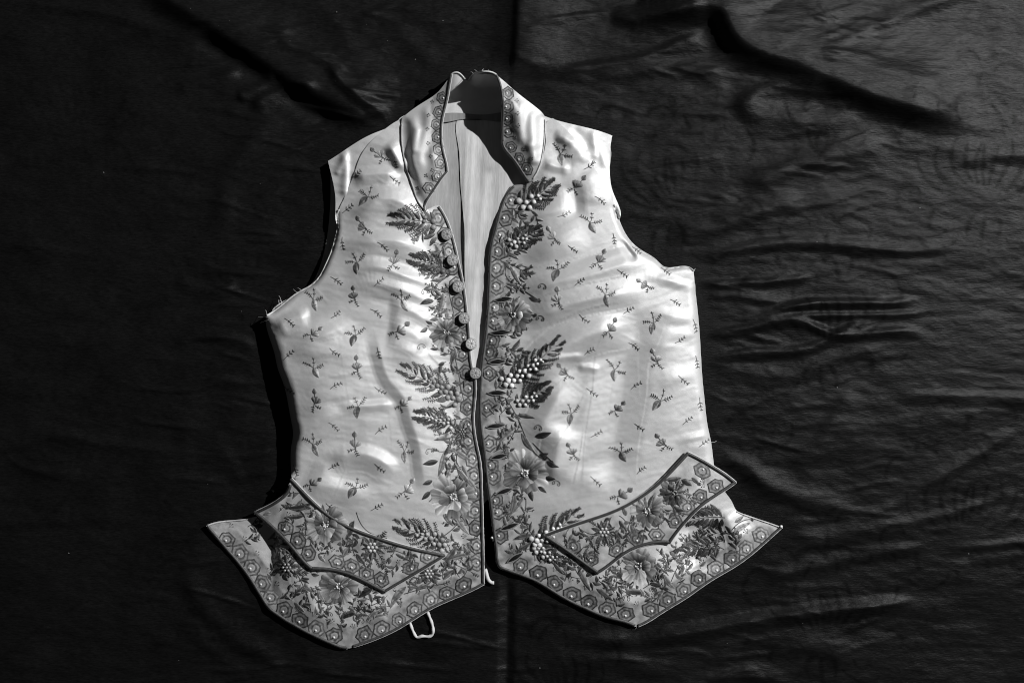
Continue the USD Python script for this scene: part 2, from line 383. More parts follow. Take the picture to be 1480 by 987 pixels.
for k in range(150):                       # short sharp creases of old silk
    px_, py_ = rnd.uniform(400, 1020), rnd.uniform(230, 740)
    a = rnd.gauss(-0.35, 0.35) if px_ > 700 else rnd.gauss(0.05, 0.45)
    l = rnd.uniform(16, 34)
    front.fold([(px_ - l * math.cos(a), py_ - l * math.sin(a)), (px_ + rnd.uniform(-2, 2), py_ + rnd.uniform(-2, 2)), (px_ + l * math.cos(a), py_ + l * math.sin(a))], rnd.uniform(0.15, 0.5), rnd.uniform(1.5, 2.8), rnd.uniform(2.0, 4.0), 0.45)
front.h += 0.5 * fbm2(front.gx, front.gy, 7, 4, 19, 2) + 1.1 * fbm2(front.gx, front.gy + 0.3 * front.gx * np.where(front.gx > 700, 1, -0.3), 26, 8, 23, 3)
edge_lines = shapely.union_all([LineString(spline(l, 6)) for l in (L_FRONT, L_BOTTOM, L_BOTTOM2, R_FRONT, R_BOTTOM, R_BOTTOM2)])
shapely.prepare(edge_lines)
q_ = shapely.distance(edge_lines, shapely.points(front.gx[::4, ::4].ravel(), front.gy[::4, ::4].ravel())).reshape(front.gx[::4, ::4].shape)
q_ = map_coordinates(q_, [(front.gy - front.y0) / 4, (front.gx - front.x0) / 4], order=1, mode='nearest')
front.h += np.clip((62 - q_) / 30, 0, 1) * (2.2 * fbm2(front.gx, front.gy, 13, 11, 12, 3))       # puckered by the stitching
front_raw = front.h.copy()


def roll(line, width, floor, strength=1.0):
    ln = spline(line, 6)
    pad = width + 2
    (ax, ay), (bx, by) = ln.min(0) - pad, ln.max(0) + pad
    i0, i1, j0, j1 = int(ay - front.y0), int(by - front.y0) + 1, int(ax - front.x0), int(bx - front.x0) + 1
    X, Y = front.gx[i0:i1, j0:j1], front.gy[i0:i1, j0:j1]
    r, s, t = line_distance(X, Y, ln)
    q = np.clip(r / width, 0, 1)
    k = np.sqrt(np.clip(1 - (1 - q) ** 2, 0, 1)) ** 0.8
    e = np.clip(np.minimum(t, 1 - t) / 0.06, 0, 1)
    k = 1 - (1 - k) * strength * e
    front.h[i0:i1, j0:j1] = floor + (front.h[i0:i1, j0:j1] - floor) * k


roll(L_SIDE[2:] + L_ARM[:1], 16, 6)
roll(L_ARM, 8, 10, 0.8)
roll(R_SIDE, 12, 6)
roll(R_ARM, 8, 10, 0.8)
roll(L_FRONT, 4, 12, 0.25)
roll(R_FRONT, 4, 14, 0.2)

lflap, rflap, lcol, rcol = (Field(280, 80, 1150, 960, 1.0) for _ in range(4))


def over(fl, pts, gap):
    fl.control(pts, 1.0)
    lim = front.h + gap
    fl.h = np.maximum(fl.h, lim) + 0.0
    fl.h = np.maximum(gaussian_filter(fl.h, 2.0), lim - 0.8)


over(lflap, [(366, 740, 17), (386, 731, 23), (403, 721, 30), (421, 690, 34), (389, 759, 21), (423, 794, 28), (450, 822, 26), (500, 829, 22), (556, 856, 20), (643, 802, 18), (602, 829, 18),
             (584, 787, 22), (505, 760, 27), (444, 714, 33), (480, 790, 27), (540, 810, 23)], 2.6)
over(rflap, [(994, 653, 29), (1064, 697, 22), (1029, 672, 26), (1011, 735, 27), (968, 785, 22), (907, 798, 20), (863, 829, 16), (786, 775, 20), (820, 800, 17), (892, 734, 27), (950, 698, 29), (900, 770, 28),
             (990, 700, 29)], 2.6)
over(lcol, [(654, 107, 47), (641, 122, 42), (646, 150, 41), (640, 185, 38), (641, 216, 36), (647, 248, 33), (630, 272, 30), (614, 302, 26), (581, 173, 30), (581, 216, 32), (596, 270, 32), (606, 293, 30), (612, 148, 33),
            (630, 136, 37), (608, 200, 38), (615, 240, 37), (618, 270, 33), (622, 170, 38)], 2.5)
over(rcol, [(716, 109, 62), (725, 141, 62), (726, 172, 40), (726, 205, 29), (740, 229, 26), (753, 248, 24), (764, 263, 24), (788, 173, 33), (786, 210, 37), (778, 245, 35), (738, 126, 44), (760, 144, 40),
            (750, 170, 44), (752, 200, 37), (765, 215, 35)], 2.5)
for fl, out_ in ((lcol, LC_OUT), (rcol, RC_OUT)):          # the collar is sewn down along its outer seam
    r_, _, _ = line_distance(fl.gx[60:260, 250:560], fl.gy[60:260, 250:560], spline(out_, 6))
    k_ = np.clip(r_ / 15, 0, 1)
    k_ = k_ * k_ * (3 - 2 * k_)
    lim = front.h[60:260, 250:560] + 1.8
    fl.h[60:260, 250:560] = lim + (fl.h[60:260, 250:560] - lim) * k_
for fl, ln in ((lcol, [[(592, 165), (600, 190), (596, 225), (602, 255)], [(612, 150), (618, 180), (608, 215), (612, 250)], [(606, 180), (600, 200), (598, 225)], [(620, 215), (628, 240), (622, 262)]]),
               (rcol, [[(757, 142), (752, 180), (757, 212)], [(772, 158), (768, 190), (772, 220)], [(735, 130), (745, 160), (742, 195)], [(760, 205), (770, 222), (772, 240)]])):
    for p in ln:
        fl.fold(p, 3.0, 6, 6)
for fl, ln in ((lflap, [[(450, 730), (460, 770), (455, 810)], [(520, 780), (530, 810), (525, 832)]]), (rflap, [[(1010, 672), (990, 705), (985, 750)], [(860, 765), (870, 790), (868, 815)]])):
    for p in ln:
        fl.fold(p, 1.6, 9, 9)


# ------------------------------------------------------------------ sheets
def sheet_mesh(poly, zfun, thick, spacing=2.5):
    P = Polygon(poly)
    if not P.is_valid:
        P = P.buffer(0)
    x0, y0, x1, y1 = P.bounds
    inner = P.buffer(-spacing * 0.55)
    g = np.stack(np.meshgrid(np.arange(x0, x1, spacing), np.arange(y0, y1, spacing)), -1).reshape(-1, 2)
    g[:, 0] += (np.round((g[:, 1] - y0) / spacing) % 2) * spacing * 0.5
    g = g[shapely.contains_xy(inner, g[:, 0], g[:, 1])]
    pts = np.concatenate([poly, g])
    tri = Delaunay(pts).simplices
    c = pts[tri].mean(1)
    tri = tri[shapely.contains_xy(P, c[:, 0], c[:, 1])]
    a, b, d = pts[tri[:, 0]], pts[tri[:, 1]], pts[tri[:, 2]]
    area = (b[:, 0] - a[:, 0]) * (d[:, 1] - a[:, 1]) - (b[:, 1] - a[:, 1]) * (d[:, 0] - a[:, 0])
    tri = tri[np.abs(area) > 1e-6]
    area = area[np.abs(area) > 1e-6]
    tri[area > 0] = tri[area > 0][:, ::-1]           # picture y runs down: face up
    used = np.unique(tri)
    remap = np.full(len(pts), -1)
    remap[used] = np.arange(len(used))
    pts, tri = pts[used], remap[tri]
    zt = zfun(pts[:, 0], pts[:, 1])
    n = len(pts)
    e = np.concatenate([tri[:, [0, 1]], tri[:, [1, 2]], tri[:, [2, 0]]])
    key = np.sort(e, 1)
    _, idx, cnt = np.unique(key, axis=0, return_index=True, return_counts=True)
    be = e[idx[cnt == 1]]
    top = world(pts[:, 0], pts[:, 1], zt)
    bot = top - [0, 0, thick * S]
    bv = np.unique(be)                              # separate rim vertices keep the top's shading smooth
    rm = np.full(n, -1)
    rm[bv] = np.arange(len(bv))
    rim = np.concatenate([top[bv], bot[bv]])
    o = 2 * n
    wall = np.concatenate([np.stack([o + rm[be[:, 0]], o + len(bv) + rm[be[:, 0]], o + rm[be[:, 1]]], 1),
                           np.stack([o + rm[be[:, 1]], o + len(bv) + rm[be[:, 0]], o + len(bv) + rm[be[:, 1]]], 1)])
    V = np.concatenate([top, bot, rim])
    Fc = np.concatenate([tri, tri[:, ::-1] + n, wall])
    P2 = np.concatenate([pts, pts, pts[bv], pts[bv]])
    return V, Fc, P2


def sheet(parent, name, poly, zfun, mat, tintf, thick=1.6, spacing=2.5):
    V, Fc, P2 = sheet_mesh(np.asarray(poly, float), zfun, thick, spacing)
    return put(parent, name, V, Fc, mat, tintf(P2[:, 0], P2[:, 1]))


def tube(line, zline, radius, sides=7, squash=1.0):
    """a cord; line in u, zline its centre height in u"""
    c = world(line[:, 0], line[:, 1], zline)
    r = np.broadcast_to(np.asarray(radius, float), (len(c),)) * S
    t = np.gradient(c, axis=0)
    t /= np.linalg.norm(t, axis=1)[:, None] + 1e-12
    up = np.tile([0, 0, 1.0], (len(c), 1))
    s = np.cross(t, up)
    s /= np.linalg.norm(s, axis=1)[:, None] + 1e-9
    u = np.cross(s, t)
    a = np.linspace(0, 2 * np.pi, sides, endpoint=False)
    V = c[:, None] + r[:, None, None] * (np.cos(a)[None, :, None] * s[:, None] + squash * np.sin(a)[None, :, None] * u[:, None])
    V = V.reshape(-1, 3)
    n = len(c)
    i, j = np.meshgrid(np.arange(n - 1), np.arange(sides), indexing='ij')
    k = (j + 1) % sides
    q = np.stack([i * sides + j, i * sides + k, (i + 1) * sides + k, (i + 1) * sides + j], -1).reshape(-1, 4)
    Fc = np.concatenate([q[:, [0, 1, 2]], q[:, [0, 2, 3]]])
    caps = [[0, b + 1, b] for b in range(1, sides - 1)] + [[(n - 1) * sides, (n - 1) * sides + b, (n - 1) * sides + b + 1] for b in range(1, sides - 1)]
    return V, np.concatenate([Fc, caps])[:, ::-1]


class Piece:
    """collects stitched shapes lying on a surface and makes them one mesh"""

    def __init__(self, surf):
        self.surf, self.v, self.f, self.t, self.n = surf, [], [], [], 0
        self.turn = None

    def add(self, x, y, dz, f, tint):
        x, y, dz, tint = (np.asarray(a, float).ravel() for a in np.broadcast_arrays(x, y, dz, tint))
        if self.turn:
            cx, cy, ang, kx, ky, tn = self.turn
            u, w = (x - cx) * kx, (y - cy) * ky
            x, y = cx + u * math.cos(ang) - w * math.sin(ang), cy + u * math.sin(ang) + w * math.cos(ang)
            tint = np.clip(tint * tn, 0.02, 0.8)
        self.v.append(world(x, y, self.surf(x, y) + dz))
        self.f.append(np.asarray(f, int) + self.n)
        self.t.append(tint)
        self.n += len(x)

    def grid(self, X, Y, dz, tint):
        n, m = X.shape
        i, j = np.meshgrid(np.arange(n - 1), np.arange(m - 1), indexing='ij')
        a, b, c, d = i * m + j, i * m + j + 1, (i + 1) * m + j + 1, (i + 1) * m + j
        q = np.stack([a, b, c, d], -1).reshape(-1, 4)
        # orientation: face up (picture y down)
        x1, y1 = X[0, 1] - X[0, 0] + X[-1, 1] - X[-1, 0] + 1e-9, Y[0, 1] - Y[0, 0] + Y[-1, 1] - Y[-1, 0]
        mid = n // 2
        ux, uy = X[mid, -1] - X[mid, 0], Y[mid, -1] - Y[mid, 0]
        vx, vy = X[-1, m // 2] - X[0, m // 2], Y[-1, m // 2] - Y[0, m // 2]
        if ux * vy - uy * vx > 0:
            q = q[:, ::-1]
        self.add(X, Y, dz, np.concatenate([q[:, [0, 1, 2]], q[:, [0, 2, 3]]]), tint)

    def stroke(self, pts, w, tone, raise_=0.7, step=3.0, taper=True):
        p = spline(pts, step)
        if len(p) < 3:
            p = spline(pts, np.hypot(*(np.asarray(pts[-1]) - np.asarray(pts[0]))) / 2.01)
        t = np.gradient(p, axis=0)
        t /= np.hypot(t[:, 0], t[:, 1])[:, None] + 1e-9
        nx, ny = -t[:, 1], t[:, 0]
        k = np.linspace(0, 1, len(p))
        ww = w * 0.5 * (np.where(k > 0.7, 1 - (k - 0.7) / 0.3 * 0.6, 1) if taper else 1)
        o = np.array([-1, 0, 1.0])
        X = p[:, :1] + nx[:, None] * ww[:, None] * o if taper else p[:, :1] + nx[:, None] * ww * o
        Y = p[:, 1:2] + ny[:, None] * ww[:, None] * o if taper else p[:, 1:2] + ny[:, None] * ww * o
        dz = np.array([0.05, raise_, 0.05]) + 0 * X
        self.grid(X, Y, dz, np.full(X.shape, tone))

    def leaf(self, base, tip, w, dark, light, curve=0.0, n=15, m=7, raise_=0.9, shape=0.8, vein=True, seed=None):
        r = random.Random(seed if seed is not None else rnd.random())
        b, t = np.asarray(base, float), np.asarray(tip, float)
        d = t - b
        L = np.hypot(*d)
        if L < 1e-6:
            return
        d /= L
        nn = np.array([-d[1], d[0]])
        k = np.linspace(0, 1, n)
        wid = w * 0.5 * np.sin(np.pi * np.clip(k, 0.0, 1) ** shape) ** 0.85 + 0.15
        mid = b + d * (k * L)[:, None] + nn * (curve * L * np.sin(np.pi * k))[:, None]
        u = np.linspace(-1, 1, m)
        X = mid[:, :1] + nn[0] * wid[:, None] * u
        Y = mid[:, 1:2] + nn[1] * wid[:, None] * u
        dz = raise_ * np.sqrt(np.clip(1 - (u * 0.97) ** 2, 0, 1))[None] * np.sin(np.pi * np.clip(k, .03, .97))[:, None] ** 0.5 + 0.12
        dz[:, [0, -1]] = -0.05
        s = 1 if r.random() < 0.5 else -1
        base_t = np.where(u * s > 0, dark, 0.5 * dark + 0.5 * light)
        T = np.tile(base_t, (n, 1)) * (1 + 0.25 * (rng.random((n, m)) - 0.5)) * (1 + 0.28 * rng.normal(size=(n, 1)))
        T[:, [0, -1]] = 0.35 * dark + 0.65 * light
        if vein:
            T[:, m // 2] = dark * 0.6
        self.grid(X, Y, dz, np.clip(T, 0.01, 0.9))

    def petal(self, c, ang, half, r0, r1, dark, light, n=8, m=15, raise_=1.1, wob=0.12, squash=1.0):
        k = np.linspace(0, 1, n)[:, None]
        u = np.linspace(-1, 1, m)[None]
        rr = r1 * (1 - 0.16 * u ** 2 + wob * np.cos(u * 7 + rnd.random() * 6) * 0.5)
        R = r0 + (rr - r0) * k
        h = half * (0.55 + 0.45 * np.sin(np.pi * 0.5 * np.clip(k * 1.5, 0, 1)))
        A = ang + h * u
        X = c[0] + R * np.cos(A)
        Y = c[1] + R * np.sin(A) * squash
        dz = raise_ * (1 - (u * 0.97) ** 2) * np.sin(np.pi * np.clip(k * 0.9 + 0.08, 0, 1)) + 0.15 + 0.35 * k
        dz[:, [0, -1]] = 0.0
        dz[-1] = 0.0
        streak = 1 + 1.1 * (rng.random((1, m)) - 0.5)
        T = (dark + (light - dark) * np.clip(k * 1.15, 0, 1) ** 1.6) * streak
        T[:, [0, -1]] *= 0.55
        self.grid(X, Y, dz, np.clip(T, 0.01, 0.9))

    def dome(self, c, r, height, tone, rings=3, seg=10, rim=None):
        k = np.linspace(0.0, 1, rings + 1)
        xs, ys, zs, ts = [c[0]], [c[1]], [height], [tone]
        for q in k[1:]:
            a = np.linspace(0, 2 * np.pi, seg, endpoint=False)
            xs += list(c[0] + r * q * np.cos(a))
            ys += list(c[1] + r * q * np.sin(a))
            zs += [height * math.sqrt(max(0, 1 - q * q)) - (0.1 if q == 1 else 0)] * seg
            ts += [tone if q < 1 or rim is None else rim] * seg
        f = [[0, 1 + (j + 1) % seg, 1 + j] for j in range(seg)]
        for i in range(rings - 1):
            for j in range(seg):
                a, b = 1 + i * seg + j, 1 + i * seg + (j + 1) % seg
                f += [[a, b, b + seg], [a, b + seg, a + seg]]
        zb = float(self.surf(np.array([c[0]]), np.array([c[1]]))[0])
        zs = np.asarray(zs)
        x, y = np.asarray(xs), np.asarray(ys)
        self.v.append(world(x, y, np.where(zs < 0, self.surf(x, y) + zs, zb + zs)))
        self.f.append(np.asarray(f)[:, ::-1] + self.n) if False else self.f.append(np.asarray(f) + self.n)
        self.t.append(np.asarray(ts, float))
        self.n += len(x)

    def put(self, parent, name, mat='thread_look'):
        if not self.v:
            return None
        return put(parent, name, np.concatenate(self.v), np.concatenate(self.f), mat, np.concatenate(self.t))


# ------------------------------------------------------------------ the dark damask under it
cloth = Field(-170, -170, 1650, 1160, 2.5)
C = lambda p, a, wl, ws, fade=0.18: cloth.fold(p, a * (1.25 if min(wl, ws) <= 10 else 1.0), wl, ws, fade, min(wl, ws) <= 10)
C([(742, -170), (741, 20), (737, 100), (735, 300)], -3.0, 5, 12, 0.05)
C([(756, -170), (753, 20), (748, 120)], 13.0, 60, 20, 0.1)
C([(735, 700), (734, 860), (732, 987), (730, 1160)], -5.0, 8, 10, 0.05)
C([(722, 780), (720, 900), (719, 1160)], 1.2, 20, 30, 0.05)
C([(900, 8), (985, 18), (1040, 20), (1060, 55), (1095, 78), (1150, 96), (1210, 122), (1290, 150), (1420, 175)], 24.0, 60, 17, 0.2)
C([(880, 30), (960, 25), (1020, 20)], 7.0, 14, 9)
C([(800, 112), (870, 96), (940, 82), (985, 62), (1030, 50)], 5.0, 8, 14)
C([(840, 128), (900, 108), (1000, 100), (1060, 118)], 3.0, 8, 12)
C([(900, 28), (930, 36), (960, 26), (990, 22)], 1.5, 7, 9)
C([(1147, 4), (1184, 30), (1225, 49), (1300, 60)], 1.2, 4, 5)
C([(1180, 4), (1200, 28), (1215, 42)], 0.8, 3, 4)
C([(1060, 170), (1090, 140), (1130, 125), (1190, 140)], 6.0, 12, 14)
C([(1065, 175), (1100, 165), (1160, 175), (1240, 150)], 4.0, 16, 14)
C([(1070, 270), (1130, 250), (1200, 225), (1290, 210)], 6.0, 16, 14)
C([(960, 345), (1010, 335), (1060, 320), (1110, 300), (1170, 300)], 5.0, 14, 12)
C([(1000, 368), (1060, 362), (1130, 352), (1240, 358), (1400, 350)], 4.5, 10, 8)
C([(990, 412), (1050, 410), (1109, 407), (1180, 398)], 4.5, 6, 7)
C([(1007, 432), (1080, 430), (1130, 438), (1200, 428)], 3.0, 8, 7)
C([(1090, 456), (1120, 449), (1164, 440), (1233, 438), (1330, 430)], 5.5, 6, 7)
C([(1060, 462), (1140, 456), (1233, 455), (1350, 450)], 3.5, 4, 6)
C([(1005, 488), (1040, 481), (1091, 471), (1164, 466), (1190, 478), (1233, 484), (1350, 490)], 5.5, 6, 8)
C([(1010, 522), (1050, 514), (1091, 508), (1175, 500), (1204, 486), (1280, 470)], 4.5, 6, 9)
C([(1020, 545), (1070, 536), (1120, 545), (1180, 530), (1300, 520)], 2.5, 10, 12)
C([(1025, 655), (1070, 678), (1110, 700), (1160, 722), (1240, 735)], 5.0, 14, 12)
C([(1140, 690), (1180, 650), (1210, 600), (1240, 560)], 3.0, 16, 12)
C([(1110, 745), (1160, 770), (1230, 775), (1350, 760)], 3.5, 16, 12)
C([(1090, 840), (1150, 825), (1233, 805), (1350, 790)], 4.0, 12, 10)
C([(800, 930), (860, 921), (955, 917), (1065, 899), (1150, 885), (1233, 877), (1350, 860)], 7.0, 10, 13)
C([(780, 960), (850, 955), (920, 962), (980, 975)], 3.5, 16, 12)
C([(1000, 960), (1080, 930), (1160, 930), (1260, 960)], 4.0, 16, 14)
C([(960, 1010), (1020, 985), (1090, 975), (1150, 1000)], 4.0, 14, 12)
# left half
C([(200, -20), (280, 20), (345, 62), (402, 100), (470, 140), (544, 170), (570, 178)], 15.0, 50, 16, 0.15)
C([(280, 40), (330, 80), (390, 118), (440, 150), (500, 180)], -6.0, 14, 14, 0.15)
C([(365, 165), (378, 148), (400, 134), (434, 124), (462, 140)], 6.0, 9, 12)
C([(340, 140), (365, 132), (400, 110)], 4.0, 8, 10)
C([(475, 95), (503, 128), (530, 150), (572, 180)], 6.0, 10, 9)
C([(400, 60), (440, 75), (480, 95), (505, 118)], 4.0, 9, 9)
C([(320, 262), (345, 220), (380, 190), (415, 155)], 3.0, 13, 13, 0.45)
C([(318, 230), (324, 290), (314, 370)], 2.6, 16, 14, 0.45)
C([(250, 130), (300, 120), (350, 100)], 3.5, 10, 10)
C([(550, 20), (592, 60), (650, 92)], 2.4, 13, 12, 0.45)
C([(465, 10), (500, 58), (530, 100)], 1.8, 12, 12, 0.45)
C([(250, 500), (290, 485), (340, 490), (380, 505)], 3.0, 8, 10)
C([(280, 600), (318, 640), (345, 690), (352, 735)], 1.4, 10, 12, 0.45)
C([(255, 560), (270, 640), (280, 720)], 1.0, 12, 12, 0.45)
C([(270, 800), (290, 870), (340, 920), (420, 960)], 3.5, 14, 12)
C([(255, 860), (300, 930), (380, 985)], 2.0, 13, 13, 0.4)
C([(430, 985), (520, 960), (600, 970)], 3.0, 14, 12)
C([(250, 400), (300, 420), (350, 410)], 2.0, 10, 10)
for k in range(34):                       # the cloth runs on past the picture on both sides
    sgn = -1 if k % 2 else 1
    cx = rnd.uniform(-150, 210) if sgn < 0 else rnd.uniform(1270, 1640)
    cy = rnd.uniform(-150, 1140)
    a = rnd.uniform(-0.6, 0.35)
    l = rnd.uniform(60, 170)
    C([(cx - l * math.cos(a), cy - l * math.sin(a)), (cx + rnd.uniform(-12, 12), cy + rnd.uniform(-16, 16)), (cx + l * math.cos(a), cy + l * math.sin(a))],
      rnd.uniform(1, 3.5), rnd.uniform(6, 16), rnd.uniform(7, 14), 0.3)
cx_, cy_ = cloth.gx, cloth.gy
for k in range(330):                       # fine broken creases all over
    px_, py_ = (rnd.uniform(200, 1290) if k % 3 == 0 else rnd.uniform(900, 1290) if k % 3 == 1 else rnd.uniform(230, 620)), rnd.uniform(-20, 1000)
    a = rnd.uniform(-0.45, 0.3)
    l = rnd.uniform(25, 80)
    C([(px_ - l * math.cos(a), py_ - l * math.sin(a)), (px_ + rnd.uniform(-6, 6), py_ + rnd.uniform(-7, 7)), (px_ + l * math.cos(a), py_ + l * math.sin(a))], rnd.uniform(0.7, 2.6) * (0.6 if px_ > 900 else 1.0), rnd.uniform(2.4, 5.0), rnd.uniform(2.6, 6), 0.4)
cloth.h += 8 * fbm2(cx_, cy_, 150, 90, 21) + 5.0 * fbm2(cx_ + 0.4 * cy_, cy_, 70, 26, 22, 5) + 1.8 * fbm2(cx_, cy_, 24, 9, 25, 4) + 0.5 * np.abs(fbm2(cx_, cy_, 40, 6, 27, 3)) * 4
inside = shapely.contains_xy(GARMENT.buffer(3), cx_.ravel(), cy_.ravel()).reshape(cx_.shape)
dist = distance_transform_edt(~inside) * cloth.step
keep = np.clip(dist / 34, 0, 1)
keep = keep * keep * (3 - 2 * keep)
cloth.h = np.where(cloth.h > 0, cloth.h * (0.08 + 0.92 * keep), cloth.h * (0.3 + 0.7 * keep))

# woven figure: scrolls, a vase with palmettes, drawn as distances to strokes
weave = np.zeros(cx_.shape)


def woven(lines, ox, oy, mirror=True, k=1.0):
    for pts, w in lines:
        for m in ((1, -1) if mirror else (1,)):
            ln = spline([(ox + m * x * k + 5 * math.sin(y * 0.05 + ox), oy + y * k + 4 * math.sin(m * x * 0.06 + oy)) for x, y in pts], 6)
            pad = 3 * w + 4
            (ax, ay), (bx, by) = ln.min(0) - pad, ln.max(0) + pad
            i0, i1 = np.clip([int((ay - cloth.y0) / 2.5), int((by - cloth.y0) / 2.5) + 2], 0, weave.shape[0])
            j0, j1 = np.clip([int((ax - cloth.x0) / 2.5), int((bx - cloth.x0) / 2.5) + 2], 0, weave.shape[1])
            if i1 - i0 < 2 or j1 - j0 < 2:
                continue
            X, Y = cx_[i0:i1, j0:j1], cy_[i0:i1, j0:j1]
            r, _, t = line_distance(X, Y, ln)
            ww = w * (0.45 + 0.55 * np.sin(np.pi * np.clip(t, 0.03, 0.97)))
            weave[i0:i1, j0:j1] = np.maximum(weave[i0:i1, j0:j1], np.clip(1.4 - r / ww, 0, 1) * np.clip(1.5 * meshkit.noise(np.stack([X / 30, Y / 22, 0 * X + ox], -1), 5) + 0.1, 0, 1))


FIGURE = [([(2, 0), (14, -12), (34, -8), (52, 4), (66, -4), (74, 8), (66, 16)], 4), ([(0, 4), (-2, -20), (4, -40)], 4), ([(14, 2), (24, 22), (26, 34)], 4),
          ([(40, 0), (44, 16), (40, 24)], 4), ([(66, -4), (88, -12), (104, -6), (112, 6)], 3.5), ([(20, -50), (36, -62), (58, -54), (70, -36), (64, -26)], 3.5),
          ([(4, -60), (18, -72), (40, -74)], 3), ([(4, 118), (6, 92), (2, 62)], 4), ([(12, 116), (20, 90), (22, 60)], 4),
          ([(22, 118), (36, 96), (44, 66), (40, 50)], 4), ([(34, 124), (54, 104), (66, 78), (64, 58)], 4), ([(0, 134), (30, 132), (56, 122), (82, 100), (92, 70)], 3.5),
          ([(30, 150), (52, 140), (74, 150), (80, 172), (66, 184), (54, 174)], 4), ([(6, 156), (22, 172), (20, 196)], 4), ([(0, 160), (0, 190), (0, 206)], 4),
          ([(90, 130), (110, 122), (126, 136), (122, 154)], 3.5), ([(34, 190), (50, 206), (74, 206), (92, 192)], 3.5), ([(96, 20), (118, 34), (124, 56), (114, 70)], 3.5)]
VASE = [([(0, 0), (30, 0)], 4), ([(28, 2), (18, 22), (8, 40), (0, 44)], 4), ([(0, 44), (6, 56), (22, 60)], 4), ([(0, 8), (8, 24), (6, 36)], 3.5), ([(0, -8), (4, -30), (22, -38), (34, -28), (28, -18)], 4),
        ([(34, 2), (52, -10), (58, -30)], 3.5), ([(26, 30), (44, 34), (58, 24)], 3.5)]
woven(FIGURE, 969, 168)
woven(FIGURE, 1190, 372, k=0.95)
woven(FIGURE, 590, 40, k=0.95)
woven(FIGURE, 330, 300, k=0.95)
woven(FIGURE, 1420, 150)
woven(FIGURE, 110, 60)
woven(FIGURE, 1400, 640)
woven(FIGURE, 100, 560)
woven(FIGURE, 330, 820, k=0.9)
woven(VASE, 1088, 640)
woven(VASE, 900, 880, k=1.0)
woven(FIGURE, 1190, 800, k=0.9)
woven(FIGURE, 800, 905, k=0.8)
woven(FIGURE, 560, 940, k=0.8)
woven(VASE, 330, 560)
woven(VASE, 1190, 180)
ny, nx_ = cx_.shape
weave *= np.clip((cx_ - 560) / 250, 0.35, 1)
V = np.stack([(cx_ - 740) * S, (493.5 - cy_) * S, cloth.h * S], -1).reshape(-1, 3)
i, j = np.meshgrid(np.arange(ny - 1), np.arange(nx_ - 1), indexing='ij')
a, b, c, d = i * nx_ + j, i * nx_ + j + 1, (i + 1) * nx_ + j + 1, (i + 1) * nx_ + j
Fc = np.concatenate([np.stack([a, d, c], -1).reshape(-1, 3), np.stack([a, c, b], -1).reshape(-1, 3)])
cl = put('/World', 'damask_cloth', V, Fc, 'damask_look', extra=weave.ravel())
data(cl, label='dark damask cloth with woven scrolls, creased and spread under the waistcoat', category='cloth')

# ------------------------------------------------------------------ the waistcoat
W = xform('/World', 'waistcoat')
data(W, label='pale embroidered satin waistcoat with covered buttons lying open on dark damask', category='waistcoat')

Lp, Rp = Polygon(LEFT).buffer(0), Polygon(RIGHT).buffer(0)


def band(lines, width):
    ls = [LineString(spline(l, 5)) for l in lines]
    u = shapely.union_all(ls)
    shapely.prepare(u)

    def f(x, y):
        dd = shapely.distance(u, shapely.points(x, y))
        return np.clip((width - dd) / 3 + 0.5, 0, 1)
    return f


SATIN = 0.57
lb = band([L_FRONT, L_BOTTOM, L_BOTTOM2], 30)
rb = band([R_FRONT, R_BOTTOM, R_BOTTOM2], 30)


def tint_panel(bf):
    def f(x, y):
        k = bf(x, y)
        mott = 0.38 + 0.75 * fbm2(x, y, 9, 9, 31, 3)
        soil = 1 + 0.10 * fbm2(x, y, 60, 60, 33)
        return np.clip((SATIN * (1 - k) + np.clip(mott, 0.10, 0.62) * k) * soil, 0.02, 0.85)
    return f


def tint_full(lo=0.47):
    return lambda x, y: np.clip(lo + 0.8 * fbm2(x, y, 11, 11, 37, 3), 0.10, 0.70)


plain = lambda v, var=0.08: (lambda x, y: np.clip(v * (1 + var * 2 * fbm2(x, y, 40, 40, 41)), 0.01, 0.9))

# back, lining, neck
backz = lambda x, y: 4 + 1.5 * fbm2(x, y, 60, 60, 51)
BACK = outline([[(477, 236), (477, 300), (470, 357), (462, 386), (449, 411), (432, 424), (392, 457)], [(394, 462), (412, 560), (428, 640), (428, 690)], [(430, 700), (560, 720), (690, 790)],
                [(700, 790), (900, 720), (1018, 690)], [(1018, 680), (1006, 560), (998, 460), (996, 398)], [(990, 396), (955, 392), (910, 358), (888, 320), (878, 260), (879, 205)], [(875, 200), (800, 178), (740, 160)], [(735, 158), (640, 158), (560, 190)]], 4)
sheet(W, 'back_panel', BACK, backz, 'lining_look', plain(0.5), 1.5, 5)
liningz = lambda x, y: 11.5 + 1.6 * (1 - np.abs(2 * meshkit.noise(np.stack([(x + 0.05 * y) / 13, y / 260, 0 * x + 8.1], -1), 91) - 1)) ** 2 + 5.5 * fbm2(x, y, 20, 170, 52, 4) + 1.2 * fbm2(x, y, 30, 14, 53, 3) + 1.5 * np.sin((x - 664) / 9.0) * np.clip((y - 170) / 200, 0, 1)
SLIT = [(659, 176), (661, 210), (664, 260), (666, 300), (665.5, 330), (668, 385), (672, 420)]
SLIT_R = [(660, 176), (662.2, 210), (665.2, 260), (668.5, 300), (671, 330), (671.5, 385), (673, 420)]
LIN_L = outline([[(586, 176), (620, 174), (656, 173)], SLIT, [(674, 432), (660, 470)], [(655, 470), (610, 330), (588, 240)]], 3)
LIN_R = outline([[(661, 173), (700, 174), (760, 176)], [(775, 178), (770, 300), (760, 480), (730, 640)], [(726, 650), (690, 640)], [(676, 610), (674, 500), (673.5, 432)], SLIT_R[::-1]], 3)
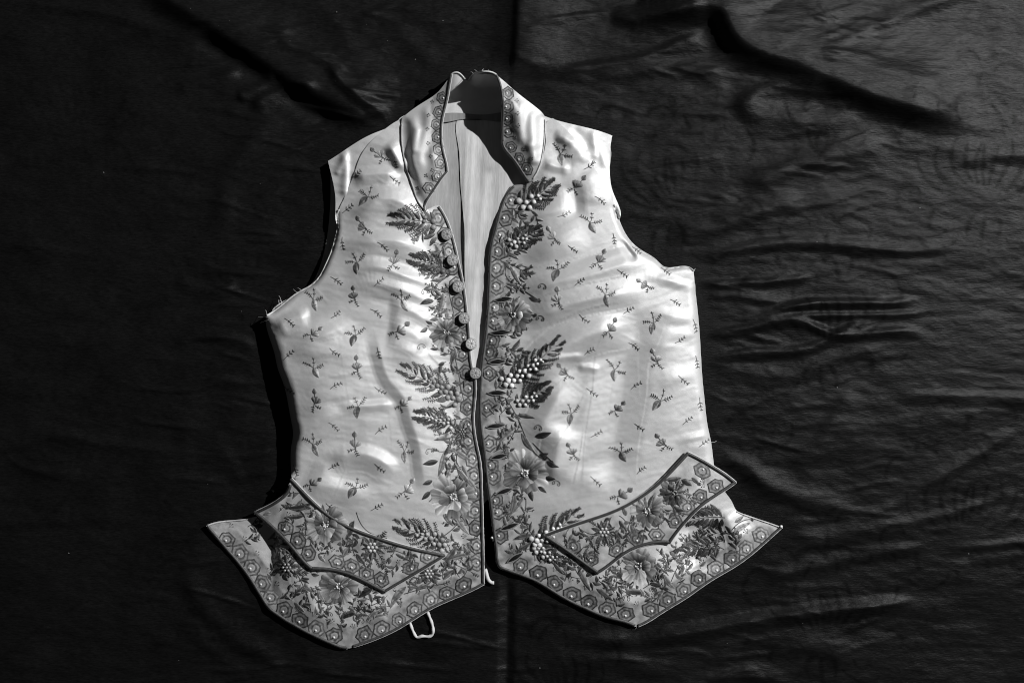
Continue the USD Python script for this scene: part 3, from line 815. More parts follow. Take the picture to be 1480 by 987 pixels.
p = sheet(W, 'lining', LIN_L, lambda x, y: liningz(x, y) - 1.2, 'lining_look', plain(0.36, 0.2), 1.2, 3)
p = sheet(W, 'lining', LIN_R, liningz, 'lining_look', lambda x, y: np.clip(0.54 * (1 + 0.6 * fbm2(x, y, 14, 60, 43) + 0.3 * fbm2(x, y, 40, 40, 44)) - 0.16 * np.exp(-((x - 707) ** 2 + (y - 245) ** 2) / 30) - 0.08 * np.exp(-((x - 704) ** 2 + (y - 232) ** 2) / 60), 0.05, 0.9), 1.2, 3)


def neckz(x, y):
    t = np.clip((143 - y) / 36, 0, 1.15)
    t2 = np.clip((126 - y) / 18, 0, 1.25)
    right = np.clip((x - 680) / 18, 0, 1)
    right = right * right * (3 - 2 * right)
    return 12 + 15 * t * (1 - 0.3 * right) + 34 * t2 * right + 2.5 * np.sin((x - 646) / 7.5) * np.clip(t * 2.2, 0, 1) * np.clip((684 - x) / 20, 0, 1) + 1.2 * fbm2(x, y, 9, 14, 61)


NECK = outline([[(651, 116), (653.5, 107), (660, 105), (668, 110), (676, 117), (683, 108.5), (693, 104.5), (707, 104), (717, 108)], [(722, 112), (740, 130), (752, 150), (756, 166)], [(750, 168), (700, 168), (640, 166)], [(630, 165), (636, 140), (645, 122)]])
neck = sheet(W, 'neck_facing', NECK, neckz, 'satin_look', plain(0.62), 1.5, 2.5)
band_z = lambda x, y: liningz(x, y) + 1.6
sheet(W, 'neck_seam_band', outline([[(638, 165), (670, 164), (710, 165), (750, 166)], [(752, 174), (700, 173.5), (660, 174), (636, 175)]]), band_z, 'lining_look', plain(0.26), 1.2, 2.5)
nl = spline([(651, 116), (653.5, 107), (660, 105), (668, 110), (676, 117), (683, 108.5), (693, 104.5), (707, 104), (717, 108)], 2)
v_, f_ = tube(nl, neckz(nl[:, 0], nl[:, 1]) + 0.6, 1.3, 6)
put(neck, 'edge_stitching', v_, f_, 'thread_look', np.full(len(v_), 0.5))

# shoulders: plain satin of the back brought forward
shz = lambda x, y: front(x, y) - 1.7
LSH = outline([[(474, 233), (500, 216), (540, 193), (569, 180)], [(578, 171), (592, 168), (590, 185)], [(570, 195), (545, 215), (530, 240), (520, 270), (505, 310)], [(500, 335), (488, 328), (485.5, 320), (485, 292), (481, 262)]])
RSH = outline([[(787, 168), (823.5, 179), (858.7, 187.5)], [(885, 196.5), (882, 216), (881.5, 250), (886.5, 279), (894, 318)], [(890, 320), (870, 275), (845, 245), (825, 210), (800, 190)]])
shoulder_l = Field(280, 80, 1150, 960, 1.0)
shoulder_l.h = np.minimum(front_raw, front.h + 3) - 2.0
shoulder_l.fold([(499, 212), (500, 245), (498, 290)], 3.5, 4, 6)
shoulder_l.fold([(485, 255), (492, 240), (500, 222)], 2.5, 4, 5)
shoulder_l.fold([(858, 186), (859, 205), (861, 232)], 3.0, 3, 6)
shoulder_l.fold([(862, 205), (870, 225), (876, 245)], 2.0, 4, 5)
shoulder_l.fold([(825, 185), (840, 200), (850, 222)], -2.0, 6, 7)
for pl in (LSH, RSH):
    sheet(W, 'shoulder_panel', pl, shoulder_l, 'satin_look', plain(0.66), 1.5, 2.0)

# the two fronts
pl_ = sheet(W, 'front_panel', LEFT, front, 'satin_look', tint_panel(lb), 1.6, 1.7)
data(pl_, label='front with the buttons, its side rolled under')
pr_ = sheet(W, 'front_panel', RIGHT, front, 'satin_look', tint_panel(rb), 1.6, 1.7)
data(pr_, label='front with the buttonholes')


def cord(parent, line, surf, name='edge_cord', r=1.9, tone=0.07, inset=1.2, poly=None, pale=True):
    ln = spline(line, 2.5)
    zz = surf(ln[:, 0], ln[:, 1])
    v_, f_ = tube(ln, zz + 0.5, r, 7, 0.9)
    put(parent, name, v_, f_, 'thread_look', tone * (1 + 0.5 * (rng.random(len(v_)) - 0.5)))
    if pale:                                # a pale worn lip just outside the dark cord
        t = np.gradient(ln, axis=0)
        t /= np.hypot(t[:, 0], t[:, 1])[:, None] + 1e-9
        n = np.stack([-t[:, 1], t[:, 0]], 1)
        if poly is not None:
            mid = ln[len(ln) // 2] + n[len(ln) // 2] * 3
            if poly.contains(shapely.Point(mid)):
                n = -n
        lo = ln + n * (r * 0.95)
        v_, f_ = tube(lo, zz - 0.8, 0.75 + 0.35 * rng.random(len(lo)), 6)
        put(parent, 'worn_edge', v_, f_, 'thread_look', np.full(len(v_), 0.55))


def inset_line(line, poly, d):
    ln = spline(line, 4)
    t = np.gradient(ln, axis=0)
    t /= np.hypot(t[:, 0], t[:, 1])[:, None] + 1e-9
    n = np.stack([-t[:, 1], t[:, 0]], 1)
    mid = ln[len(ln) // 2] + n[len(ln) // 2] * 4
    if not poly.contains(shapely.Point(mid)):
        n = -n
    return ln + n * d


for parent, poly, lines in ((pl_, Lp, (L_FRONT, L_BOTTOM, L_BOTTOM2 + L_SKIRT_TOP[:1])), (pr_, Rp, (R_FRONT + R_BOTTOM[:1], R_BOTTOM, R_BOTTOM2 + R_SKIRT_TOP[:1]))):
    for k, l in enumerate(lines):
        cord(parent, inset_line(l, poly, 1.8), front, poly=poly, pale=True)
cord(pl_, inset_line(L_SKIRT_TOP[:4], Lp, 1.0), front, 'worn_edge', 1.2, 0.5, pale=False)
cord(pr_, inset_line(R_SKIRT_TOP[:5], Rp, 1.0), front, 'worn_edge', 1.0, 0.5, pale=False)
cord(pl_, L_ARM, front, 'armhole_edge', 1.1, 0.55, pale=False)
cord(pr_, R_ARM, front, 'armhole_edge', 1.1, 0.55, pale=False)

Lf, Rf = Polygon(LFLAP).buffer(0), Polygon(RFLAP).buffer(0)
fl_ = sheet(W, 'pocket_flap', LFLAP, lflap, 'satin_look', tint_full(), 2.0, 2.2)
data(fl_, label='flap with its end standing clear of the side')
fr_ = sheet(W, 'pocket_flap', RFLAP, rflap, 'satin_look', tint_full(), 2.0, 2.2)
data(fr_, label='flap with a square end')
for parent, poly, surf, lines in ((fl_, Lf, lflap, (LF_TOP, LF_BOT + LF_BOT2[:1], LF_BOT2 + LF_BOT3[:1], LF_BOT3 + LF_END[:1], LF_END)), (fr_, Rf, rflap, (RF_TOP + RF_END[:1], RF_END + RF_BOT[:1], RF_BOT + RF_BOT2[:1], RF_BOT2 + RF_BOT3[:1], RF_BOT3 + RF_TOP[:1]))):
    for l in lines:
        cord(parent, inset_line(l, poly, 1.8), surf, poly=poly, r=2.2, tone=0.05)

Lc, Rc = Polygon(LCOLLAR).buffer(0), Polygon(RCOLLAR).buffer(0)
lcb, rcb = band([LC_FRONT, LC_FRONT2], 21), band([RC_FRONT, RC_FRONT2], 27)
cl_ = sheet(W, 'collar', LCOLLAR, lcol, 'satin_look', tint_panel(lcb), 2.2, 2.0)
cr_ = sheet(W, 'collar', RCOLLAR, rcol, 'satin_look', tint_panel(rcb), 2.2, 2.0)
for parent, poly, surf, lines in ((cl_, Lc, lcol, (LC_FRONT + LC_FRONT2[:1], LC_FRONT2 + LC_OUT[:1])), (cr_, Rc, rcol, (RC_FRONT + RC_FRONT2[:1], RC_FRONT2 + RC_TOP[:1]))):
    for l in lines:
        cord(parent, inset_line(l, poly, 1.4), surf, poly=poly, r=1.6)


def stand(parent, line, surf, z0):
    """the standing back of the collar, from its fold down to the shoulder"""
    ln = spline(line, 3)
    zt = surf(ln[:, 0], ln[:, 1]) - 0.6
    rows = 6
    k = np.linspace(0, 1, rows)[:, None]
    V = np.concatenate([world(np.tile(ln[:, 0], (rows, 1)), np.tile(ln[:, 1] + 1.0, (rows, 1)), zt * (1 - k) + z0 * k).reshape(-1, 3),
                        world(np.tile(ln[:, 0], (rows, 1)), np.tile(ln[:, 1] + 2.4, (rows, 1)), zt * (1 - k) + z0 * k).reshape(-1, 3)])
    n = len(ln)
    f = []
    for o in (0, n * rows):
        for a in range(rows - 1):
            for b in range(n - 1):
                q = o + a * n + b
                f += [[q, q + 1, q + n + 1], [q, q + n + 1, q + n]] if o == 0 else [[q, q + n + 1, q + 1], [q, q + n, q + n + 1]]
    put(parent, 'collar_stand', V, np.asarray(f), 'satin_look', np.full(len(V), 0.5))


stand(cl_, LC_TOP, lcol, 8)
stand(cr_, RC_TOP, rcol, 8)
stand(neck, [(653.5, 108), (660, 106), (668, 111), (676, 118), (683, 109.5), (693, 105.5), (707, 105), (717, 109)], lambda x, y: neckz(x, y), 6)
cord(cl_, inset_line(LC_OUT, Lc, 0.8), lcol, 'collar_seam', 1.0, 0.3, pale=False)
cord(cr_, inset_line(RC_OUT, Rc, 0.8), rcol, 'collar_seam', 1.0, 0.5, pale=False)

# ------------------------------------------------------------------ embroidery
FLAPS = {fl_, fr_, cl_, cr_}


class Motif:
    """parts of one stitched motif: a group of its own on the fronts, single pieces on a flap or collar"""

    def __init__(self, owner, name, surf):
        self.owner, self.name, self.surf = owner, name, surf
        self.deep = owner in FLAPS
        self.path = owner if self.deep else xform(W, name)

    def piece(self):
        p = Piece(self.surf)
        p.turn = getattr(self, 'turn', None)
        return p

    def put(self, pc, name, mat='thread_look'):
        return pc.put(self.path, name, mat)


def twig(pc, a, b, tone, needles=5, ln=3.4, w=1.0, seed=0, curve=0.08):
    ln, w = ln * 1.2, w * 1.15
    a, b = np.asarray(a, float), np.asarray(b, float)
    d = b - a
    L = np.hypot(*d)
    n = np.array([-d[1], d[0]]) / max(L, 1e-6)
    m = (a + b) / 2 + n * L * curve
    pc.stroke([a, m, b], w, tone)
    u = d / max(L, 1e-6)
    for k in range(needles):
        t = 0.25 + 0.75 * (k + 0.5) / needles
        q = a + d * t + n * L * curve * math.sin(math.pi * t)
        for s in (-1, 1):
            e = q + (u * 0.6 + n * s * 0.9) * ln * rnd.uniform(0.6, 1.1) * (1 - 0.35 * t)
            pc.stroke([q, e], w * 1.15, tone * rnd.uniform(0.6, 1.2), 0.8, taper=False)


def hexagon(owner, surf, c, out, r, key):
    """out: unit vector to the garment's edge"""
    m = Motif(owner, 'hexagon_motif', surf)
    ang0 = math.atan2(out[1], out[0]) + rnd.uniform(-0.16, 0.16)
    rings = [1.06, 0.98, 0.86, 0.80, 0.62, 0.56, 0.42, 0.36, 0.0]
    tone = np.array([0.035, 0.04, 0.12, 0.26, 0.17, 0.06, 0.13, 0.34, 0.20]) * rnd.uniform(0.6, 1.5)
    tone[:2] *= rnd.choice([0.8, 1.0, 2.2])
    c = (c[0] + rnd.uniform(-1.3, 1.3), c[1] + rnd.uniform(-1.3, 1.3))
    wob = 1 + 0.05 * np.cos(np.arange(24) * 2 * np.pi / 24 * 2 + rnd.uniform(0, 6)) + 0.03 * rng.normal(size=24)
    streak_ = 0.55 + 0.9 * rng.random(24)
    seg = 24
    a = np.linspace(0, 2 * np.pi, seg, endpoint=False)
    hexr = np.cos(np.pi / 6) / np.cos((a + np.pi / 6) % (np.pi / 3) - np.pi / 6)
    ax_, ay_ = rnd.uniform(0.88, 1.04), rnd.uniform(0.94, 1.12)
    xs, ys, zs, ts = [], [], [], []
    prof = [-0.1, 0.5, 0.5, 0.32, 0.5, 0.55, 0.38, 0.42, 0.42]
    for q, rr in enumerate(rings[:-1]):
        sh = (hexr if rr > 0.6 else np.ones(seg) * 0.95) * wob
        hx, hy = r * rr * sh * np.cos(a) * ax_, r * rr * sh * np.sin(a) * ay_
        xs.append(c[0] + hx * math.cos(ang0) - hy * math.sin(ang0))
        ys.append(c[1] + hx * math.sin(ang0) + hy * math.cos(ang0))
        zs.append(np.full(seg, prof[q]))
        ts.append(tone[q] * (streak_ if 1 < q < 7 else 1) * (1 + 0.3 * (rng.random(seg) - 0.5)))
    xs.append([c[0]]); ys.append([c[1]]); zs.append([0.6]); ts.append([tone[-1]])
    f = []
    nr = len(rings) - 1
    for q in range(nr - 1):
        for j in range(seg):
            A, B = q * seg + j, q * seg + (j + 1) % seg
            f += [[A, A + seg, B + seg], [A, B + seg, B]]
    for j in range(seg):
        f.append([(nr - 1) * seg + j, nr * seg, (nr - 1) * seg + (j + 1) % seg])
    pc = m.piece()
    pc.add(np.concatenate(xs), np.concatenate(ys), np.concatenate(zs), np.asarray(f), np.concatenate(ts))
    bead = (c[0] + out[0] * r * 0.2, c[1] + out[1] * r * 0.2)
    side = np.array([-out[1], out[0]])
    dots = m.piece()
    root = np.asarray(c) - np.asarray(out) * r * 1.05 + side * r * 0.9
    for k in (-1, 0, 1):
        e = root - np.asarray(out) * r * (0.42 if k else 0.58) + side * k * r * 0.24
        dots.stroke([root, e], 0.7, 0.22, 0.5, taper=False)
        dots.dome(e, 0.95, 0.9, 0.06, 2, 6)
    if m.deep:
        pc.dome(bead, r * 0.17, 1.8, 0.72, 3, 9)
        m.put(pc, 'hexagon_motif')
        if HEXPOLY.contains(shapely.Point(root)):
            m.put(dots, 'dot_sprig')
    else:
        m.put(pc, 'ring')
        b = m.piece()
        b.dome(bead, r * 0.17, 1.8, 0.72, 3, 9)
        m.put(b, 'bead', 'bead_look')
        m.put(dots, 'dot_sprig')


HOLES = [(727, 433, -6, 13), (723, 481, -3, 15), (718, 523, -4, 12), (718, 568, 0, 13), (716, 615.7, -6, 13), (720.6, 660, -14, 12), (728.6, 710, -20, 13), (736, 761, -20, 14), (744, 806, -32, 13)]


def hex_row(owner, surf, line, poly, spacing, inset, r, t0=0.0, t1=1.0, skip=()):
    global HEXPOLY
    HEXPOLY = poly.buffer(-8)
    ln = inset_line(line, poly, 0.0)
    ring = inset_line(line, poly, inset)
    L = LineString(ring)
    n = max(1, int(round(L.length * (t1 - t0) / spacing)))
    last = None
    for k in range(n):
        t = t0 + (t1 - t0) * (k + 0.5) / n
        if k in skip:
            continue
        p = L.interpolate(t, normalized=True)
        for hx_, hy_, _, _ in HOLES if owner == pr_ else ():          # the buttonholes run between the motifs
            if abs(p.x - hx_) < 22 and abs(p.y - hy_) < 12:
                p = shapely.Point(p.x, hy_ + 12.5 * (1 if p.y > hy_ else -1))
        if last is not None and p.distance(last) < 17:
            continue
        last = p
        q = LineString(ln)
        qq = q.interpolate(q.project(p))
        o = np.array([qq.x - p.x, qq.y - p.y])
        o /= np.hypot(*o) + 1e-9
        hexagon(owner, surf, (p.x, p.y), o, r * rnd.uniform(0.94, 1.06), k)


hex_row(pl_, front, L_FRONT, Lp, 25, 11.5, 12.3, 0.0, 0.97)
hex_row(pl_, front, L_BOTTOM, Lp, 27, 12, 13.0, 0.06, 0.97)
hex_row(pl_, front, L_BOTTOM2, Lp, 27, 12, 13.0, 0.03, 0.95)
hex_row(pr_, front, R_FRONT, Rp, 25, 11.5, 12.3, 0.01, 0.98)
hex_row(pr_, front, R_BOTTOM, Rp, 27, 12, 13.0, 0.06, 0.98)
hex_row(pr_, front, R_BOTTOM2 + R_SKIRT_TOP[:1], Rp, 27, 12, 13.0, 0.05, 0.93)
hex_row(fl_, lflap, LF_BOT, Lf, 28, 13, 12.0, 0.08, 0.9)
hex_row(fl_, lflap, LF_BOT2, Lf, 26, 13, 12.0, 0.02, 1.0)
hex_row(fl_, lflap, LF_BOT3, Lf, 27, 13, 12.0, 0.06, 0.9)
hex_row(fr_, rflap, RF_END, Rf, 27, 14, 12.0, 0.2, 0.75)
hex_row(fr_, rflap, RF_BOT, Rf, 28, 13, 12.0, 0.12, 1.0)
hex_row(fr_, rflap, RF_BOT2, Rf, 28, 13, 12.0, 0.05, 0.98)
hex_row(fr_, rflap, RF_BOT3, Rf, 28, 13, 12.0, 0.05, 0.85)
hex_row(cl_, lcol, LC_FRONT, Lc, 20, 8, 9.0, 0.2, 0.98)
hex_row(cl_, lcol, LC_FRONT2, Lc, 21, 9, 9.5, 0.08, 0.85)
hex_row(cr_, rcol, RC_FRONT2, Rc, 21, 9, 9.5, 0.04, 0.95)
hex_row(cr_, rcol, RC_FRONT, Rc, 20, 9, 9.0, 0.15, 1.0)

# sprigs scattered over the fronts
DK, MD = 0.06, 0.13


def sprig_a(surf, owner, x, y, side):
    m = Motif(owner, 'sprig', surf)
    m.turn = (x, y, rnd.uniform(-0.5, 0.5), rnd.uniform(0.9, 1.2), rnd.uniform(0.9, 1.15), rnd.uniform(0.9, 2.0))
    s  = side
    j = lambda: rnd.uniform(-1.2, 1.2)
    pc = m.piece()
    twig(pc, (x, y + 2), (x - 14 * s + j(), y - 8 + j()), DK, 4, 3.3, 0.85)
    twig(pc, (x, y + 2), (x + 1 * s + j(), y - 14 + j()), DK, 2, 2.6, 0.75)
    twig(pc, (x, y + 2), (x + 14 * s + j(), y - 2 + j()), DK, 4, 3.3, 0.85)
    m.put(pc, 'twig')
    l = m.piece()
    l.leaf((x, y + 1), (x + 6 * s + j(), y + 18 + j()), 9.0, rnd.uniform(0.06, 0.16), 0.32, 0.06)
    m.put(l, 'leaf')
    l = m.piece()
    l.leaf((x, y + 1), (x + 0.5 * s + j(), y + 12 + j()), 4.6, DK, 0.18, -0.06)
    m.put(l, 'leaf')


def sprig_b(surf, owner, x, y, side, bud=True):
    m = Motif(owner, 'sprig', surf)
    m.turn = (x, y, rnd.uniform(-0.5, 0.5), rnd.uniform(0.9, 1.2), rnd.uniform(0.9, 1.15), rnd.uniform(0.9, 2.0))
    s  = side
    pc = m.piece()
    pc.stroke([(x - 7 * s, y - 10), (x - 2 * s, y - 2), (x + 4 * s, y + 6)], 1.0, DK)
    twig(pc, (x + 1 * s, y + 4), (x + 10 * s + rnd.uniform(-1, 1), y + 12 + rnd.uniform(-1, 1)), DK, 3, 3.2, 0.8)
    twig(pc, (x + 2 * s, y + 6), (x - 4 * s, y + 13), DK, 2, 2.6, 1.0)
    m.put(pc, 'twig')
    tone = rnd.uniform(0.08, 0.2)
    fl = m.piece()
    up = -math.pi / 2 - 0.5 * s + rnd.uniform(-0.3, 0.3)
    for k in range(3):
        fl.petal((x + 1 * s, y + 5), up + (k - 1) * 0.55, 0.42, 1.0, 11.0, tone * 0.55, tone * 1.4, 5, 7, 1.0)
    m.put(fl, 'flower')
    if bud:
        b = m.piece()
        b.leaf((x - 5.5 * s, y - 7), (x - 8.5 * s, y - 14.5), 6.8, tone * 0.7, tone * 1.5)
        m.put(b, 'bud')


def sprig_c(surf, owner, x, y, direction):
    pc = Piece(surf)
    a = math.radians({'b': 35, 'f': -33, 'v': 75}[direction] + rnd.uniform(-8, 8))
    h = rnd.uniform(8.0, 10.5)
    d = np.array([math.cos(a), math.sin(a)])
    twig(pc, np.array([x, y]) - d * h, np.array([x, y]) + d * h, rnd.uniform(0.05, 0.11), 3, 4.0, 0.85, curve=rnd.uniform(-0.1, 0.1))
    pc.put(W, 'sprig')


A_ = [(453, 431, 1, 'L'), (515, 378, -1, 'L'), (580, 432, 1, 'L'), (513, 483, -1, 'L'), (453, 530, 1, 'L'), (516, 586, -1, 'L'), (452, 640, 1, 'L'), (585, 650, 1, 'L'), (514, 703, -1, 'L'), (532, 283, -1, 'L'),
      (811, 221, 1, 'R'), (853, 320, 1, 'R'), (806, 388, -1, 'R'), (875, 424, 1, 'R'), (944, 465, -1, 'R'), (889, 533, 1, 'R'), (955, 577, -1, 'R'), (825, 596, -1, 'R'), (897, 652, 1, 'R')]
B_ = [(549, 224, 1, 'L'), (526, 326, 1, 'L'), (569, 377, -1, 'L'), (513, 428, 1, 'L'), (453, 481, -1, 'L'), (577, 476, -1, 'L'), (517, 530, 1, 'L'), (454, 579, -1, 'L'), (583, 583, -1, 'L'), (514, 642, 1, 'L'),
      (452, 698, -1, 'L'), (587, 706, -1, 'L'), (834, 267, -1, 'R'), (800, 341, 1, 'R'), (866, 375, -1, 'R'), (933, 411, 1, 'R'), (808, 432, 1, 'R'), (882, 474, -1, 'R'), (949, 519, 1, 'R'), (817, 537, 1, 'R'),
      (892, 590, -1, 'R'), (959, 639, 1, 'R'), (828, 653, 1, 'R'), (898, 714, -1, 'R')]
C_ = [(516, 252, 'f'), (571, 260, 'b'), (503, 302, 'f'), (572, 235, 'v'), (496, 352, 'v'), (553, 357, 'b'), (486, 406, 'b'), (548, 408, 'f'), (485, 454, 'f'), (543, 453, 'b'), (418, 466, 'b'), (484, 508, 'b'), (547, 510, 'v'),
      (418, 513, 'f'), (418, 563, 'b'), (486, 558, 'f'), (550, 564, 'b'), (482, 617, 'b'), (551, 622, 'f'), (482, 674, 'f'), (549, 676, 'b'), (479, 731, 'b'), (545, 733, 'f'), (427, 680, 'v'),
      (852, 239, 'f'), (867, 290, 'b'), (815, 309, 'f'), (887, 345, 'v'), (828, 360, 'b'), (900, 395, 'b'), (838, 408, 'f'), (976, 437, 'b'), (909, 449, 'f'), (845, 460, 'b'), (983, 491, 'f'), (1004, 471, 'v'), (916, 501, 'b'),
      (852, 509, 'f'), (1007, 523, 'v'), (988, 549, 'b'), (920, 558, 'f'), (856, 567, 'b'), (1013, 584, 'v'), (994, 608, 'f'), (924, 617, 'b'), (862, 627, 'f'), (1018, 640, 'f'), (927, 680, 'f'), (861, 695, 'b'), (962, 392, 'b'), (920, 362, 'b')]
for x, y, s, o in A_:
    sprig_a(front, pl_ if o == 'L' else pr_, x, y, s)
for x, y, s, o in B_:
    sprig_b(front, pl_ if o == 'L' else pr_, x, y, s)
for x, y, d in C_:
    sprig_c(front, None, x, y, d)


# sprays of berries, dark leaves and fine fronds
def spray(owner, surf, base, tip, berries=8, leaf=15, pale=0.7, frond=1.0, seed=0, leaves=True, spread=1.0):
    m = Motif(owner, 'berry_spray', surf)
    b, t = np.asarray(base, float), np.asarray(tip, float)
    d = t - b
    L = np.hypot(*d)
    u = d / L
    n = np.array([-u[1], u[0]])
    r = random.Random(seed)
    ax = lambda k: b + d * k + n * L * 0.06 * math.sin(math.pi * k)
    pc = m.piece()
    pc.stroke([ax(0), ax(0.3), ax(0.7), ax(1)], 1.2, 0.05)
    for k in np.linspace(0.25, 1.0, 9):                 # feathery fronds past the leaves
        for s in (-1, 1):
            a = (1.15 - 0.85 * k + r.uniform(-.1, .1)) * s
            ln = leaf * frond * (2.0 - 0.9 * k)
            v = u * math.cos(a) + n * math.sin(a)
            q = ax(min(k, 1))
            q1 = q + v * leaf * 0.35
            twig(pc, q1, q1 + v * ln + rng.normal(0, 1.2, 2), r.uniform(0.02, 0.055), 6, 3.4, 0.95, curve=0.10 * s)
    m.put(pc, 'frond')
    if leaves:
        for i, k in enumerate(np.linspace(0.06, 0.86, 7)):
            for s in (-1, 1):
                a = (1.05 - 0.55 * k + r.uniform(-.15, .15)) * s
                v = u * math.cos(a) + n * math.sin(a)
                ln = leaf * spread * (1.15 - 0.45 * k) * r.uniform(0.85, 1.15)
                q = ax(k) + v * 2.0
                l = m.piece()
                dark = r.choice([0.018, 0.022, 0.03, 0.045, 0.09])
                l.leaf(q, q + v * ln, ln * 0.42, dark, r.choice([0.06, 0.12, 0.22, 0.40]), 0.08 * s)
                m.put(l, 'leaf')
    for i in range(berries):
        k = (i + 0.4) / berries * 0.78
        rr = (6.0 - 4.0 * k) * r.uniform(0.75, 1.1) * (leaf / 15) ** 0.5
        for s in ((-1, 1) if i % 2 == 0 else (0.2, 1.9)):
            q = ax(k) + n * s * rr * 0.95 + rng.normal(0, 0.5, 2)
            bb = m.piece()
            bb.dome(q, rr * r.uniform(0.8, 1), rr * 0.38 + 1.5, min(0.85, pale * r.uniform(0.65, 1.25)), 3, 10, rim=0.12)
            m.put(bb, 'berry')
    return m


spray(pl_, front, (632, 326), (580, 319), 3, 15, 0.25, 1.0, 1)
spray(pl_, front, (648, 391), (604, 378), 2, 12, 0.2, 0.9, 2)
spray(pl_, front, (662, 583), (592, 540), 9, 16, 0.32, 0.9, 3)
spray(pl_, front, (655, 616), (610, 602), 6, 11, 0.55, 0.9, 4)
spray(pl_, front, (643, 794), (585, 764), 7, 15, 0.4, 0.9, 5)
spray(pr_, front, (749, 297), (790, 272), 4, 15, 0.6, 0.9, 6)
spray(pr_, front, (735, 351), (771, 336), 5, 12, 0.5, 0.9, 7)
spray(pr_, front, (725, 553), (798, 502), 10, 16, 0.78, 0.9, 8)
spray(pr_, front, (746, 583), (784, 562), 5, 12, 0.6, 0.9, 9)
spray(pr_, front, (768, 783), (824, 748), 9, 16, 0.75, 0.9, 10)
spray(pr_, front, (772, 786), (817, 812), 7, 12, 0.6, 0.4, 11)
spray(pr_, front, (1048, 748), (1000, 752), 0, 17, 0.1, 0.5, 12)
spray(pr_, front, (1040, 786), (985, 800), 0, 15, 0.1, 0.5, 13)


def star(owner, surf, c, r0, seed, pale=0.5):
    m = Motif(owner, 'berry_star', surf)
    r = random.Random(seed)
    for k in range(11):
        a = k * 2 * math.pi / 11 + r.uniform(-.15, .15)
        v = np.array([math.cos(a), math.sin(a)])
        l = m.piece()
        ln = r0 * r.uniform(0.8, 1.2)
        l.leaf(np.asarray(c) + v * 3, np.asarray(c) + v * (3 + ln), ln * 0.42, r.choice([0.03, 0.05, 0.1]), r.choice([0.15, 0.3]))
        m.put(l, 'leaf')
    pc = m.piece()
    for k in range(4):
        a = r.uniform(0, 6.28)
        v = np.array([math.cos(a), math.sin(a)])
        twig(pc, np.asarray(c) + v * r0 * 0.7, np.asarray(c) + v * r0 * 1.9, 0.05, 5, 3.4)
    m.put(pc, 'frond')
    for k in range(7):
        a = k * 2 * math.pi / 6
        q = np.asarray(c) + (np.array([math.cos(a), math.sin(a)]) * r0 * 0.36 if k < 6 else 0)
        bb = m.piece()
        bb.dome(q, r0 * 0.19, 2.4, pale * r.uniform(0.7, 1.2), 3, 10, rim=0.12)
        m.put(bb, 'berry', 'bead_look')


star(fl_, lflap, (538, 791), 16, 1)
star(pl_, front, (620, 829), 14, 2)
star(pl_, front, (414, 820), 14, 3, 0.3)
star(fr_, rflap, (873, 769), 15, 4)
star(pl_, front, (668, 664 - 40), 10, 5, 0.3)


def flower(owner, surf, c, r0, facing, seed, tone=0.35, arc=2 * math.pi, n=9):
    m = Motif(owner, 'flower', surf)
    r = random.Random(seed)
    for lay, (ra, rb) in enumerate(((0.22, 1.0), (0.12, 0.68))):
        cnt = n if lay == 0 else max(4, n - 3)
        for k in range(cnt):
            a = facing + (k + 0.5 + 0.4 * lay) / cnt * arc - arc / 2
            pt = m.piece()
            lt = tone * r.choice([0.45, 0.6, 0.9, 1.5])
            rr = r0 * rb * r.uniform(0.85, 1.12)
            pt.petal(np.asarray(c) + np.array([math.cos(a), math.sin(a)]) * r0 * 0.05, a, arc / cnt * 0.66, r0 * ra, rr, lt * r.choice([0.12, 0.2, 0.4]), min(lt * 1.35, 0.75), raise_=1.4 + lay)
            m.put(pt, 'petal')
    for k in range(4):                                   # sepals and small leaves behind
        a = facing + math.pi + (k - 1.5) * 0.5
        l = m.piece()
        v = np.array([math.cos(a), math.sin(a)])
        l.leaf(np.asarray(c) + v * r0 * 0.15, np.asarray(c) + v * r0 * r.uniform(0.7, 1.1), r0 * 0.28, r.choice([0.05, 0.1, 0.2]), 0.3)
        m.put(l, 'sepal')
    ce = m.piece()
    for k in range(8):
        a = k * 0.785
        ce.dome((c[0] + math.cos(a) * r0 * 0.13, c[1] + math.sin(a) * r0 * 0.13), r0 * 0.07, 2.2, r.choice([0.06, 0.5, 0.65]), 2, 7)
    m.put(ce, 'centre')


flower(pl_, front, (645, 480), 24, 2.4, 1, 0.26, 4.4, 6)
flower(pl_, front, (655, 718), 32, 1.5, 2, 0.34, 6.0, 7)
flower(fl_, lflap, (470, 758), 28, 1.2, 3, 0.28, 5.0, 6)
flower(pl_, front, (490, 847), 28, 2.2, 4, 0.26, 5.2, 6)
flower(pr_, front, (741, 455), 24, 1.4, 5, 0.3, 4.8, 6)
flower(pr_, front, (758, 684), 32, -1.2, 6, 0.34, 5.6, 7)
flower(fr_, rflap, (935, 738), 27, 1.2, 7, 0.28, 4.6, 6)
flower(pr_, front, (922, 818), 29, 0.1, 8, 0.3, 5.4, 6)
flower(fr_, rflap, (975, 712), 20, 2.2, 9, 0.12, 4.0, 6)

